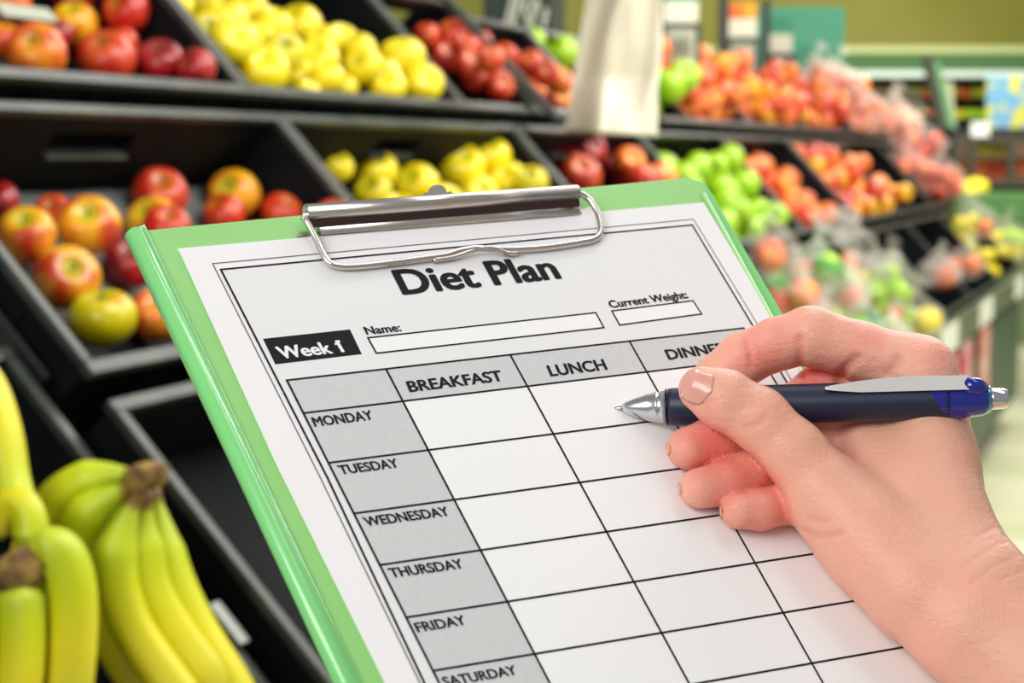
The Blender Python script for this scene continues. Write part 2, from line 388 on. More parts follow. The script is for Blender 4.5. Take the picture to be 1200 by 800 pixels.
for kd, x, y, r, lb in [
 ('yellow', 393, 196, 20, 'leftmost yellow apple behind the clip, partly behind a crate rim'),
 ('yellow', 440, 200, 25, 'yellow apple second from the left behind the clip'),
 ('golden', 436, 226, 22, 'lower yellow apple just left of the clip hanging tab'),
 ('yellow', 488, 218, 26, 'yellow apple right behind the clip hanging tab'),
 ('yellow', 540, 197, 28, 'biggest deep yellow apple, standing above the clip'),
 ('yellow', 575, 184, 23, 'yellow apple topping the pile right of the biggest'),
 ('yellow', 595, 214, 24, 'pale yellow apple above the right half of the clip'),
 ('golden', 622, 214, 20, 'orange tinted yellow apple by the crate divider'),
 ('yellow', 560, 228, 23, 'greenish yellow apple peeking over the clip roll'),
 ('yellow', 520, 240, 24, 'yellow apple sunk behind the clip roll'),
 ('yellow', 465, 250, 24, 'yellow apple hidden lowest behind the clip roll')]:
    by_px(T2, kd, x, y, r, lb, g, stem=False, S=1.88, rs=1.1)
g = 'dark red apples in the third crate'
for kd, x, y, r, lb in [
 ('dark', 662, 190, 19, 'dark red apple at far left of the third crate'),
 ('dark', 690, 175, 20, 'topmost dark red apple under the hanging bag'),
 ('red', 680, 206, 24, 'bright red apple just above the green board edge'),
 ('dark', 722, 195, 23, 'maroon apple in the middle of the third crate'),
 ('warm', 738, 190, 18, 'orange apple with yellow cheek right of the maroon one'),
 ('warm', 776, 208, 18, 'orange apple peeking above the board right of the third crate'),
 ('red', 755, 212, 20, 'red apple low behind the board in the third crate')]:
    by_px(T2, kd, x, y, r, lb, g, stem=False, S=2.74, rs=1.1)
# top row, near crates
g = 'red apples in the top left crate'
for kd, x, y, r, lb in [
 ('warm', 12, 2, 26, 'orange apple cut by the top left corner of the picture'),
 ('dark', 86, -2, 26, 'dark red apple cut by the top edge'),
 ('red', 148, 12, 29, 'round red apple at the top edge by the crate divider'),
 ('mixed', 86, 30, 30, 'yellow green apple with red blush between the red ones'),
 ('dark', 68, 42, 20, 'small maroon apple behind the orange one, top left'),
 ('warm', 2, 48, 26, 'orange apple cut by the left edge, top row'),
 ('red', 140, 52, 24, 'red apple half hidden behind the big red one'),
 ('warm', 43, 62, 37, 'large orange apple at the front of the top left crate'),
 ('red', 125, 69, 37, 'large bright red apple at the front of the top left crate'),
 ('dark', 187, 73, 31, 'dark maroon apple second from the right in the front'),
 ('dark', 230, 80, 25, 'last dark red apple in the front corner of the top left crate')]:
    by_px(T1, kd, x, y, r, lb, g, S=.795)
def spot(x, y, X, Y):
    c = ['left end', 'left half', 'right half', 'right end'][min(3, max(0, int((x-X[0])/(X[1]-X[0])*4)))]
    return ['upper layer, ', 'middle, ', 'lowest layer, '][min(2, max(0, int((y-Y[0])/(Y[1]-Y[0])*3)))]+c
g = 'yellow apples in the top row crate'
yl = [(205,8,20),(238,2,24),(262,24,27),(290,12,22),(350,32,26),(398,50,22),(300,52,24),(270,50,26),(330,62,24),(372,70,24),(425,78,22),(470,68,26),(448,92,23),(305,84,31),(346,90,22),(382,92,20),(402,104,16),(452,104,22),(496,98,22),(420,60,20),(240,38,22),(318,30,22),(360,110,16),(375,50,20)]
for i, (x, y, r) in enumerate(sorted(yl, key=lambda q: q[1])):
    front = y > 80
    by_px(T1, 'yellow' if i % 6 else 'golden', x, y, r, 'yellow apple in the top row heap, '+spot(x, y, (200, 500), (5, 112)), g, stem=(i % 3 == 0), nst=-.06, rs=1.14, S=1.63)
g = 'red apples in the narrow top crate'
for x, y, r in [(500,42,15),(530,40,17),(522,68,17),(545,55,16),(558,92,18),(585,100,17),(550,78,16),(575,70,15),(562,50,14)]:
    by_px(T1, 'red', x, y, r, 'red apple in the crate left of the sloping rail, '+spot(x, y, (498, 590), (40, 100)), g, stem=False, nst=-.05, rs=1.15, S=2.05)
g = 'red and orange apples by the hanging bag'
for x, y, r, kd in [(590,68,17,'red'),(610,80,17,'red'),(625,92,17,'red'),(600,100,16,'red'),(632,112,16,'warm'),(655,118,16,'warm'),(655,95,16,'warm'),(598,118,13,'red'),(622,74,15,'red'),(640,86,15,'red')]:
    by_px(T1, kd, x, y, r, ('orange' if kd == 'warm' else 'red')+' apple between sloping rail and hanging bag, '+spot(x, y, (588, 658), (66, 119)), g, stem=False, nst=-.05, rs=1.15, S=2.46)
for x, y, r, lb in [(657,63,23,'big green apple left of the hanging bag, top row'),(622,48,18,'green apple half behind the crate side, left of the big green one')]:
    by_px(T1, 'green', x, y, r, lb, 'green apples left of the bag', stem=False, nst=-.02)

CN = {'mixed': 'yellow and red', 'warm': 'orange', 'red': 'red', 'dark': 'dark red', 'golden': 'yellow green', 'yellow': 'yellow', 'green': 'pale green', 'peach': 'blushed'}
def heap(T, s0, s1, N, kinds, r, noun, place, group, t0=.02, t1=.37, top=.085, tries=14, D=.147, rj=.1):
    for i in range(N):
        best = None
        for _ in range(tries):
            rr = r*random.uniform(1-rj, 1+rj); s = random.uniform(s0+rr+.012, s1-rr-.012); t = random.uniform(t0+rr*.9, t1-rr*.6)
            n = -D+rr
            for q, rq in placed:
                d = q-T.pt(s, t, 0); ds = d@A; dt = d@BS; dn = d@NN; h2 = (rr+rq-.002)**2-ds*ds-dt*dt
                if h2 > 0: n = max(n, dn+math.sqrt(h2))
            if best is None or n < best[0]: best = (n, s, t, n, rr)
        _, s, t, n, rr = best
        if n > top: continue
        kd = random.choice(kinds); nn = noun.split()[-1]
        lab = CN[kd]+' '+nn+' '+zone_t[min(2, int((t-t0)/(t1-t0)*3))]+' '+zone_s[min(2, int((s-s0)/(s1-s0)*3))]+' '+place
        put(kd, T.pt(s, t, n), rr, lab, group, name='peach' if 'peach' in noun else 'apple')
zone_t = ['at the front', 'in the middle', 'at the back']; zone_s = ['left end', 'centre', 'right end']
heap(T2, 2.75, 3.60, 46, ['green'], .049, 'green apple', 'of the heap behind the clipboard right corner', 'green apples in the middle row', top=.0, t1=.34)
heap(T2, 3.60, 4.49, 50, ['peach', 'warm', 'peach'], .040, 'peach', 'of the pile right of the green heap', 'peaches in the middle row')
heap(T2, 4.49, 5.95, 72, ['warm', 'red', 'mixed', 'warm'], .046, 'apple', 'of the last full crate, middle row', 'apples at the right of the middle row')
heap(T1, 2.78, 3.28, 16, ['green'], .050, 'green apple', 'of the pile beside the hanging bag foot', 'green apples beside the bag', t1=.19)
heap(T1, 3.28, 4.0, 66, ['peach', 'warm', 'peach'], .039, 'peach', 'of the heap right of the hanging bag', 'peaches right of the bag', top=.10, t1=.28)
heap(T1, 4.0, 5.05, 82, ['peach', 'warm', 'peach', 'mixed'], .040, 'peach', 'of the heap under the price signs', 'peaches under the price signs', top=.10, t1=.28)
heap(T1, 5.05, 6.0, 62, ['peach', 'red', 'warm'], .042, 'fruit', 'of the heap before the teal panel', 'fruit before the teal panel', top=.10, t1=.28)
heap(T3, 6.3, 7.3, 24, ['golden', 'green'], .048, 'apple', 'of the lowest crate at the right edge', 'yellow green apples at the right edge')
heap(T3, 2.75, 3.60, 26, ['green', 'peach', 'green'], .046, 'apple', 'under the bags above the hand', 'loose apples under the bags', top=-.03)
heap(T3, 1.85, 2.75, 26, ['peach', 'warm', 'green'], .044, 'apple', 'under the bags beside the clipboard edge', 'loose apples beside the clipboard edge', top=-.03)
heap(T3, 3.60, 4.45, 22, ['green', 'golden', 'peach'], .046, 'apple', 'under the bags by the price rail', 'loose apples by the price rail', top=-.03)

# ------------------------------------------------------------------ bagged fruit
def film_mat(name, tint, alpha, prn=None):
    m = bpy.data.materials.new(name); m.use_nodes = True; nt = m.node_tree; N = nt.nodes; L = nt.links
    b = N['Principled BSDF']; b.inputs['Base Color'].default_value = tint; b.inputs['Roughness'].default_value = .35; b.inputs['Specular IOR Level'].default_value = .3
    tc = N.new('ShaderNodeTexCoord'); n = N.new('ShaderNodeTexNoise'); n.inputs['Scale'].default_value = 2.2; L.new(tc.outputs['Object'], n.inputs[0])
    r = N.new('ShaderNodeValToRGB'); r.color_ramp.elements[0].position = .48; r.color_ramp.elements[1].position = .62
    r.color_ramp.elements[0].color = (alpha*.5,)*3+(1,); r.color_ramp.elements[1].color = (min(1, alpha*1.15),)*3+(1,)
    L.new(n.outputs['Fac'], r.inputs[0]); L.new(r.outputs[0], b.inputs['Alpha'])
    if prn:
        n2 = N.new('ShaderNodeTexNoise'); n2.inputs['Scale'].default_value = 1.3; n2.inputs['Detail'].default_value = 0; L.new(tc.outputs['Object'], n2.inputs[0])
        r2 = N.new('ShaderNodeValToRGB'); r2.color_ramp.elements[0].position = .54; r2.color_ramp.elements[1].position = .57
        r2.color_ramp.elements[0].color = tint; r2.color_ramp.elements[1].color = prn; L.new(n2.outputs['Fac'], r2.inputs[0]); L.new(r2.outputs[0], b.inputs['Base Color'])
    n3 = N.new('ShaderNodeTexNoise'); n3.inputs['Scale'].default_value = 2.6; L.new(tc.outputs['Object'], n3.inputs[0])
    bp = N.new('ShaderNodeBump'); bp.inputs['Strength'].default_value = .35; bp.inputs['Distance'].default_value = .02; L.new(n3.outputs['Fac'], bp.inputs['Height']); L.new(bp.outputs[0], b.inputs['Normal'])
    out = N['Material Output']; df = N.new('ShaderNodeBsdfTranslucent'); mixs = N.new('ShaderNodeMixShader'); tr = N.new('ShaderNodeBsdfTransparent'); mix2 = N.new('ShaderNodeMixShader')
    al = b.inputs['Alpha'].links[0].from_socket; L.remove(b.inputs['Alpha'].links[0])
    if b.inputs['Base Color'].links: L.new(b.inputs['Base Color'].links[0].from_socket, df.inputs[0])
    else: df.inputs[0].default_value = tint
    mixs.inputs[0].default_value = .5; L.new(b.outputs[0], mixs.inputs[1]); L.new(df.outputs[0], mixs.inputs[2])
    L.new(al, mix2.inputs[0]); L.new(tr.outputs[0], mix2.inputs[1]); L.new(mixs.outputs[0], mix2.inputs[2]); L.new(mix2.outputs[0], out.inputs[0])
    return m
FILM = {'clear': film_mat('clear_bag_film', srgb(245, 243, 232), .24), 'green': film_mat('green_printed_bag_film', srgb(232, 246, 228), .46, srgb(70, 180, 130)),
        'milky': film_mat('milky_bag_film', srgb(246, 244, 232), .50)}
def bag(T, px, py, rad, kind, film, label, n=.0, cnt=12, group=None, rf=.043):
    s, t, k = T.inv(px, py, n); p = T.pt(s, t, n)
    root = empty('fruit_bag', Vector(p)); tag(root, label, 'bag', group)
    bm = bmesh.new(); bmesh.ops.create_icosphere(bm, subdivisions=4, radius=1)
    sd = random.random()*50
    for v in bm.verts:
        q = v.co.copy(); f = 1+.16*mn.noise(q*1.7+Vector((sd, 0, 0)))+.06*mn.noise(q*5+Vector((sd, 3, 0)))
        up = max(0, q.z-.55); v.co = Vector((q.x*f*(1-1.6*up), q.y*f*(1-1.6*up)*.85, q.z*f*.72+up*1.1))
    me = bpy.data.meshes.new('film'); bm.to_mesh(me); bm.free()
    me.polygons.foreach_set('use_smooth', [True]*len(me.polygons))
    fo = link('film', me, FILM[film], root); fo.scale = (rad*.95, rad*.95, rad*.95)
    rz = random.uniform(0, 6); fo.rotation_euler = (random.uniform(-.3, .3), random.uniform(-.3, .3), rz)
    kn = MB(); kn.tube(smooth_curve([(0, 0, rad*1.0), (.004, .0, rad*1.12), (.02, .005, rad*1.3)], 3), [rad*.12, rad*.07, rad*.05, rad*.07, rad*.13, rad*.2, rad*.24], 9)
    kn.build('knot', FILM[film], root, True)
    loc = []
    for _ in range(1500):
        if len(loc) >= cnt*1.6: break
        v = Vector((random.uniform(-1, 1), random.uniform(-1, 1), random.uniform(-.7, .7)))
        if v.length > 1: continue
        q = Vector((v.x*(rad-rf), v.y*(rad*.85-rf), v.z*(rad*.8-rf)))
        if all((q-l).length > rf*1.62 for l in loc):
            loc.append(q); a_ = link('apple', random.choice(AM[random.choice(kind)]), None, root); a_.location = q; a_.scale = (rf,)*3
            a_.rotation_euler = (random.uniform(0, 6), random.uniform(0, 6), 0)
    return root
g = 'bags of fruit above the hand'
for a_ in [
 (T3, 903, 297, .095, ['warm', 'peach'], 'clear', 'clear bag of orange apples beside the clipboard right edge', .03),
 (T3, 955, 322, .095, ['red', 'peach', 'green'], 'green', 'bag with green printing left of the bag of pale apples', .05),
 (T3, 925, 350, .09, ['peach', 'warm', 'green'], 'green', 'green tinted bag directly above the index knuckle', .04),
 (T3, 990, 352, .09, ['peach', 'red'], 'milky', 'milky bag with one reddish apple showing, above the hand', .05),
 (T3, 1040, 335, .11, ['green'], 'clear', 'clear bag of pale green apples in the middle of the bottom row', .05),
 (T3, 1010, 388, .085, ['peach', 'green'], 'green', 'bag with green print low down above the hand', .04),
 (T3, 1075, 378, .10, ['green', 'green', 'golden'], 'clear', 'bag of green apples next to the price rail', .04),
 (T3, 960, 392, .085, ['peach', 'peach'], 'milky', 'milky bag just over the back of the hand', .04),
 (T3, 1045, 400, .085, ['peach', 'red'], 'milky', 'milky bag of reddish fruit low by the rail', .04),
 (T3, 1100, 320, .085, ['red', 'peach'], 'milky', 'bag of pinkish fruit between two crate dividers', .0),
 (T3, 1130, 310, .10, ['warm'], 'clear', 'bag of bright orange fruit near the right edge', .0),
 (T3, 1140, 262, .12, ['green', 'golden', 'peach'], 'clear', 'bag of yellow green apples at upper right of the bottom row', .03),
 (T3, 1180, 285, .13, ['golden', 'green'], 'clear', 'bag of yellow green apples cut by the right edge', .03)]:
    bag(*a_, group=g)
g = 'bags of red apples at the end of the stand'
for a_ in [
 (T1, 958, 100, .13, ['red', 'peach'], 'milky', 'bag of red apples highest beside the teal panel', .03),
 (T1, 984, 106, .14, ['red', 'warm'], 'milky', 'milky bag of apples at the crest of the right heap', .05),
 (T1, 1008, 134, .13, ['red', 'peach'], 'milky', 'bag of red apples below the crest of the right heap', .05),
 (T1, 1048, 148, .15, ['warm', 'peach'], 'milky', 'milky topped bag of orange apples sliding down the heap end', .04),
 (T1, 1075, 172, .15, ['red', 'warm'], 'clear', 'bag of orange red apples left of the slatted crate', .03),
 (T2, 1062, 196, .12, ['red', 'peach'], 'clear', 'bag of red apples wedged between two dividers', .0),
 (T2, 1102, 214, .14, ['red', 'peach'], 'clear', 'bag of pink apples lowest at the end of the middle row', .04)]:
    bag(*a_, group=g, cnt=12, rf=.045)
# crumpled clear sheet
V = []; F = []; nx, ny = 26, 20
for j in range(ny+1):
    for i in range(nx+1):
        u = i/nx; v = j/ny; V.append((u*.55, v*.28, .05+.055*mn.noise(Vector((u*5, v*4, 2)))+.03*mn.noise(Vector((u*13, v*11, 5)))))
for j in range(ny):
    for i in range(nx): q = j*(nx+1)+i; F.append((q, q+1, q+nx+2, q+nx+1))
so = link('plastic_sheet', mesh('plastic_sheet', V, F, True), FILM['clear']); s, t, k = T3.inv(965, 320, 0); so.matrix_world = tierM(T3, 3.45, .17, .03)
sm = so.modifiers.new('thickness', 'SOLIDIFY'); sm.thickness = .0006
tag(so, 'crumpled clear plastic sheet lying above the bagged apples', 'plastic sheet')

# ------------------------------------------------------------------ bananas
mban = mat('banana_skin', srgb(228, 214, 30), .42)
nt = mban.node_tree; N_ = nt.nodes; L_ = nt.links
tc = N_.new('ShaderNodeTexCoord'); at_ = N_.new('ShaderNodeAttribute'); at_.attribute_name = 'along'
r_ = N_.new('ShaderNodeValToRGB'); e = r_.color_ramp.elements
e[0].position = 0; e[0].color = srgb(120, 84, 40); e[1].position = 1; e[1].color = srgb(222, 212, 60)
for ps, cl in ((.05, srgb(135, 102, 45)), (.09, srgb(190, 208, 44)), (.3, srgb(206, 218, 20)), (.62, srgb(236, 224, 26))):
    q = e.new(ps); q.color = cl
n_ = N_.new('ShaderNodeTexNoise'); n_.inputs['Scale'].default_value = 22; L_.new(tc.outputs['Object'], n_.inputs[0])
ma = N_.new('ShaderNodeMath'); ma.operation = 'MULTIPLY_ADD'; ma.inputs[1].default_value = .12; L_.new(n_.outputs['Fac'], ma.inputs[0])
sb = N_.new('ShaderNodeMath'); sb.operation = 'SUBTRACT'; sb.inputs[1].default_value = .06; L_.new(at_.outputs['Fac'], sb.inputs[0]); L_.new(sb.outputs[0], ma.inputs[2])
L_.new(ma.outputs[0], r_.inputs[0]); L_.new(r_.outputs[0], N_['Principled BSDF'].inputs['Base Color'])
mcrown = noisy(mat('banana_crown', srgb(120, 85, 45), .8), srgb(92, 62, 36), srgb(168, 138, 66), 60, bump=.4)
def banana(P, R, parent, stemlen=.18, tipend=True):
    cpts = smooth_curve(P, 7); m = len(cpts); n = 20; V = []; F = []; al = []
    prev = np.array((0.1, -.5, .86)); ls = [0]
    for i in range(1, m): ls.append(ls[-1]+np.linalg.norm(cpts[i]-cpts[i-1]))
    T_ = ls[-1]
    for i, p in enumerate(cpts):
        u_ = ls[i]/T_
        t = cpts[min(i+1, m-1)]-cpts[max(i-1, 0)]; t /= np.linalg.norm(t)
        a0 = prev-t*(prev@t); a0 /= np.linalg.norm(a0); prev = a0; v = np.cross(t, a0)
        k = min(1, .36+.64*min(1, max(0, (u_-stemlen*.35)/(stemlen))) **1.2)
        if tipend: k *= min(1, .28+.72*min(1, (1-u_)/.13)**.6)
        for q in range(n):
            an = 2*math.pi*q/n; rr = R*k*(1+.045*math.cos(5*an)-.012*math.cos(10*an))
            V.append(p+rr*(math.cos(an)*a0+math.sin(an)*v)); al.append(u_)
    for i in range(m-1):
        for q in range(n): F.append((i*n+q, i*n+(q+1) % n, (i+1)*n+(q+1) % n, (i+1)*n+q))
    F += [tuple(range(n-1, -1, -1)), tuple(range((m-1)*n, m*n))]
    me = mesh('banana', V, F, True); at2 = me.attributes.new('along', 'FLOAT', 'POINT'); at2.data.foreach_set('value', al)
    o = link('banana', me, mban); o.parent = parent; o.matrix_parent_inverse = Matrix.Translation(-Vector(parent.location)); return o
def bpts(L, z0, z1):
    return [at(x, y, z0+(z1-z0)*i/(len(L)-1)) for i, (x, y) in enumerate(L)]
bb = empty('banana_bunch', at(172, 552, 1.56)); tag(bb, 'bunch of green yellow bananas hanging from a brown crown beside the clipboard', 'bananas')
banana(bpts([(166,574),(150,605),(136,660),(152,728),(196,795),(240,850)], 1.565, 1.56), .0195, bb)
banana(bpts([(172,575),(168,630),(178,690),(212,750),(262,815)], 1.59, 1.59), .0185, bb)
banana(bpts([(180,572),(188,610),(202,670),(232,735),(275,805),(300,860)], 1.62, 1.61), .0175, bb)
banana(bpts([(160,572),(128,610),(112,665),(124,735),(160,800),(190,850)], 1.60, 1.60), .0185, bb)
banana(bpts([(160,556),(128,556),(92,568),(62,592),(40,640),(30,700)], 1.575, 1.60), .0195, bb)
banana(bpts([(160,568),(128,582),(100,604),(84,640),(78,700),(86,790)], 1.56, 1.60), .0185, bb)
cb_ = MB(); cb_.tube([at(150, 566, 1.555), at(164, 558, 1.56), at(180, 554, 1.57), at(194, 556, 1.575)], [.011, .0125, .012, .010], 12)
o = cb_.build('crown', mcrown, None, True); o.parent = bb; o.matrix_parent_inverse = Matrix.Translation(-Vector(bb.location))
ba = empty('banana_bunch', at(25, 668, 1.48)); tag(ba, 'bunch of bananas in the lower left corner with its brown crown toward us', 'bananas')
banana(bpts([(30,668),(48,648),(70,650),(84,690),(84,760),(76,840)], 1.455, 1.47), .021, ba, .1)
banana(bpts([(22,672),(24,690),(26,740),(22,800),(10,860)], 1.45, 1.44), .0195, ba, .1)
banana(bpts([(14,668),(-8,690),(-22,750),(-28,830)], 1.47, 1.46), .0195, ba, .1)
banana(bpts([(26,650),(36,628),(34,604),(22,590),(6,598),(-10,630)], 1.475, 1.50), .0150, ba, .1)
banana(bpts([(28,640),(20,600),(10,560),(2,510),(-14,460),(-40,420)], 1.50, 1.56), .0185, ba, .14)
cb_ = MB(); cb_.tube([at(4, 682, 1.452), at(18, 674, 1.45), at(34, 662, 1.452), at(44, 650, 1.46)], [.016, .020, .019, .014], 12)
o = cb_.build('crown', mcrown, None, True); o.parent = ba; o.matrix_parent_inverse = Matrix.Translation(-Vector(ba.location))

b = MB(); s_, t_, k_ = T3.inv(318, 716, 0.01)
o = MB(); o.box((-.026, -.009, 0), (.026, .009, .003)); o = o.build('rim_tag', mat('grey_white_tag', srgb(170, 174, 168), .4), bevel=.0012); o.matrix_world = tierM(T3, -.035, .128, -.022) @ Matrix.Rotation(math.pi/2, 4, 'Z')
tag(o, 'small pale tag on the dark crate rim beside the lower left clipboard edge', 'tag')
# ------------------------------------------------------------------ shop background: bag roll, signs, far fixtures
def vbox(b, x0, y0, x1, y1, d, th):           # upright box whose front face fills a rectangle at distance d
    P0 = at(x0, y1, d); P1 = at(x1, y0, d); k = P0[1]
    b.box((P0[0], min(P0[1], P1[1]), P0[2]), (P1[0], min(P0[1], P1[1])+th, P1[2]))
# hanging carrier bag / bag roll
V = []; F = []; nx, ny = 30, 40
Lx = lambda y: 687-(y/155)*25 if y > 0 else 687
Rx = lambda y: 776 if y < 60 else (776-(y-60)*.13 if y < 105 else 770)
for sgn in (0, 1):
    for j in range(ny+1):
        y = -30+(186)*j/ny
        for i in range(nx+1):
            u = i/nx; x = Lx(y)*(1-u)+Rx(y)*u; edge = math.sin(math.pi*u)
            fold = .018*mn.noise(Vector((u*4+y*.006, y*.012, sgn*.4)))+.012*math.sin(u*9+y*.012)
            dd = 3.72+fold*edge*2.2+(-.02 if sgn == 0 else .02)*edge - (.06*max(0, (y-90)/65))*edge*(1-sgn)
            V.append(at(x, y+(u-.4)*6*(j/ny), dd))
k = (nx+1)*(ny+1)
for j in range(ny):
    for i in range(nx):
        q = j*(nx+1)+i; F.append((q, q+nx+1, q+nx+2, q+1)); F.append((k+q, k+q+1, k+q+nx+2, k+q+nx+1))
for i in range(nx): F.append((i, i+1, k+i+1, k+i)); q = ny*(nx+1)+i; F.append((q, k+q, k+q+1, q+1))
for j in range(ny): q = j*(nx+1); F.append((q, k+q, k+q+nx+1, q+nx+1)); q += nx; F.append((q, q+nx+1, k+q+nx+1, k+q))
mb_ = mat('cream_bag_plastic', srgb(226, 218, 194), .4, **{'Subsurface Weight': .2, 'Subsurface Radius': (.05, .05, .04)})
tag(link('plastic_bag', mesh('plastic_bag', V, F, True), mb_), 'cream plastic bag hanging in front of the top row of crates', 'bag')

mgrey = mat('grey_card', srgb(176, 180, 160), .6); mwht = mat('cream_card', srgb(232, 230, 205), .6); mteal = mat('teal_card', srgb(52, 150, 112), .5)
mfr = mat('dark_sign_frame', srgb(46, 54, 44), .5); mscr = mat('grey_marker', srgb(120, 126, 110), .7)
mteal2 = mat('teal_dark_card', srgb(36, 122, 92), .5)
def sign(x0, x1, ytop, y1, y2, y3, d, label, bleed=8):
    root = empty('price_sign', at((x0+x1)/2, y3, d)); tag(root, label, 'sign', 'price signs above the top row')
    inv = Matrix.Translation(-Vector(root.location))
    def part(nm, m, *r, th=.012, off=0):
        b = MB(); vbox(b, *r[:4], d-off, th); o = b.build(nm, m, None); o.parent = root; o.matrix_parent_inverse = inv
    part('post', mfr, x0-bleed, ytop-20, x0, y3+22, th=.03)
    part('header_card', mteal if x0 != 853 else noisy(mat('fruit_print', (1, .3, .05, 1), .6), srgb(225, 70, 40), srgb(240, 180, 40), 18), x0, ytop, x1, y1)
    part('name_card', mwht, x0, y1, x1, y2)
    part('frame', mfr, x0-2, y2, x1+3, y3, th=.02)
    part('price_card', mgrey, x0+3, y2+7, x1-3, y3, off=.012)
    b = MB()
    for q in range(4):
        xx = x0+8+(x1-x0-14)*q/4; vbox(b, xx, y2+14+(q % 2)*5, xx+3, y3-12, d-.026, .004)
    o = b.build('marker_strokes', mscr, None); o.parent = root; o.matrix_parent_inverse = inv
sign(778, 818, -8, 2, 27, 76, 5.15, 'tall price sign nearest the hanging bag')
sign(853, 887, 2, 22, 44, 82, 6.1, 'middle price sign above the peaches')
sign(901, 928, 20, 40, 62, 92, 7.0, 'smallest price sign, in front of the teal panel')
# fruit print on the middle sign
# chalk board
cbk = empty('chalk_board', at(610, 40, 4.2)); tag(cbk, 'black board with slanted chalk marks above the top crates', 'sign'); inv = Matrix.Translation(-Vector(cbk.location))
b = MB(); vbox(b, 566, -40, 646, 36, 4.6, .02); o = b.build('board', mat('chalkboard', srgb(38, 50, 42), .7), None); o.parent = cbk; o.matrix_parent_inverse = inv
b = MB(); ch = mat('chalk', srgb(188, 192, 172), .9)
for L in [[(593, 28), (603, -10)], [(600, 30), (612, -14)], [(618, 28), (614, 8), (622, -6), (630, 2), (622, 12)], [(622, 30), (631, 0)], [(636, 32), (640, 10)]]:
    b.tube([at(x, y, 4.592) for x, y in L], .007, 6)
o = b.build('chalk_strokes', ch, None); o.parent = cbk; o.matrix_parent_inverse = inv
# teal panel
tp = empty('teal_panel', at(940, 95, 8)); tag(tp, 'large teal panel standing behind the top row of fruit', 'panel'); inv = Matrix.Translation(-Vector(tp.location))
b = MB(); vbox(b, 886, 9, 989, 96, 8.3, .06); o = b.build('panel', noisy(mat('teal_panel_paint', srgb(70, 176, 140), .35), srgb(52, 150, 114), srgb(34, 130, 94), 1.2, 1), None, bevel=.01); o.parent = tp; o.matrix_parent_inverse = inv
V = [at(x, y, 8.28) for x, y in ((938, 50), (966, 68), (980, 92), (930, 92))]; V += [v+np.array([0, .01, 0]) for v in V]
o = link('dark_flap', mesh('flap', V, [(0,1,2,3),(7,6,5,4),(0,4,5,1),(1,5,6,2),(2,6,7,3),(3,7,4,0)]), mteal2); o.name = 'dark_shape'; o.parent = tp; o.matrix_parent_inverse = inv  # darker teal shape on the panel front
# columns behind the signs
for x0, x1, lb in ((640, 662, 'dark grey post behind the hanging bag left side'), (842, 852, 'dark upright between the first two price signs')):
    b = MB(); vbox(b, x0, -60, x1, 90, 9.0, .08); tag(b.build('post', mat('post_paint', srgb(92, 92, 74), .6)), lb, 'post')

# far wall chiller
ch_ = empty('wall_chiller', at(1100, 200, 12)); tag(ch_, 'long wall chiller with green canopy along the far wall', 'chiller'); inv = Matrix.Translation(-Vector(ch_.location))
def fpart(nm, m, x0, y0, x1, y1, d, th, bevel=0):
    b = MB(); vbox(b, x0, y0, x1, y1, d, th); o = b.build(nm, m, None, bevel=bevel); o.parent = ch_; o.matrix_parent_inverse = inv; return o
fpart('top_trim', mat('cream_trim', srgb(170, 176, 120), .7), 300, 54, 1500, 62, 12.6, .3)
fpart('canopy', mat('green_canopy', srgb(58, 90, 48), .8), 300, 62, 1500, 83, 12.5, .5)
fpart('canopy_edge', mat('white_edge', srgb(196, 212, 204), .5), 300, 83, 1500, 90, 12.4, .4)
fpart('back', mat('chiller_back', srgb(26, 32, 28), .7), 300, 90, 1500, 330, 13.2, .1)
for y in (115, 140, 166, 195): fpart('shelf', mat('chiller_shelf', srgb(64, 74, 62), .5), 300, y, 1500, y+3, 12.9, .5)
fpart('base', mat('chiller_base', srgb(120, 138, 96), .5), 300, 230, 1500, 400, 12.4, .6)
gp = ['green', 'golden', 'green', 'peach']
rr_ = random.Random(3)
for i in range(46):
    x = 1000+ (i % 23)*9.5+rr_.uniform(-2, 2); y = (109, 134)[i//23]+rr_.uniform(-2, 1)
    me = AM[rr_.choice(gp)][0]; o = link('vegetable', me); o.location = at(x, y, 12.75); o.scale = (.045,)*3
    tag(o, 'small green or yellow vegetable on the far chiller shelves', 'vegetable', 'vegetables on the far chiller')
# blue and yellow poster of many packets
mp_ = noisy(mat('blue_yellow_print', srgb(220, 220, 60), .5), srgb(120, 180, 220), srgb(226, 220, 70), 11, 3, .46, .54)
b = MB(); vbox(b, 1156, 90, 1230, 150, 11.6, .05); tag(b.build('poster', mp_), 'blue and yellow printed display board at the right edge', 'poster')
# dark brown crates in the mid distance
mbr = mat('brown_box', srgb(92, 84, 58), .7)
b = MB(); vbox(b, 1018, 105, 1078, 134, 11, .5); tag(b.build('storage_box', mbr, bevel=.01), 'brown box on the stand behind the bagged apples', 'box')
b = MB(); vbox(b, 1010, 134, 1090, 420, 10.9, .7); tag(b.build('storage_box', M['steel'], bevel=.01), 'black box under the brown one behind the bagged apples', 'box')
# leaning panels
for (x0, y0, x1, y1, w_, cl, lb, d) in [
 (1086, 66, 1108, 168, 10, srgb(56, 60, 42), 'dark leaning upright right of the brown box', 9.6),
 (1096, 74, 1118, 168, 8, srgb(96, 150, 100), 'thin green leaning strip beside the dark upright', 9.7),
 (1109, 98, 1114, 160, 14, srgb(186, 188, 150), 'cream upright panel beside the leaning strips', 9.8)]:
    b = MB(); b.tube([at(x0, y0, d), at(x1, y1, d-.1)], w_/2*d/FPX*1.3, 4, flat=.5); tag(b.build('upright_panel', mat('panel_paint', cl, .6)), lb, 'panel')
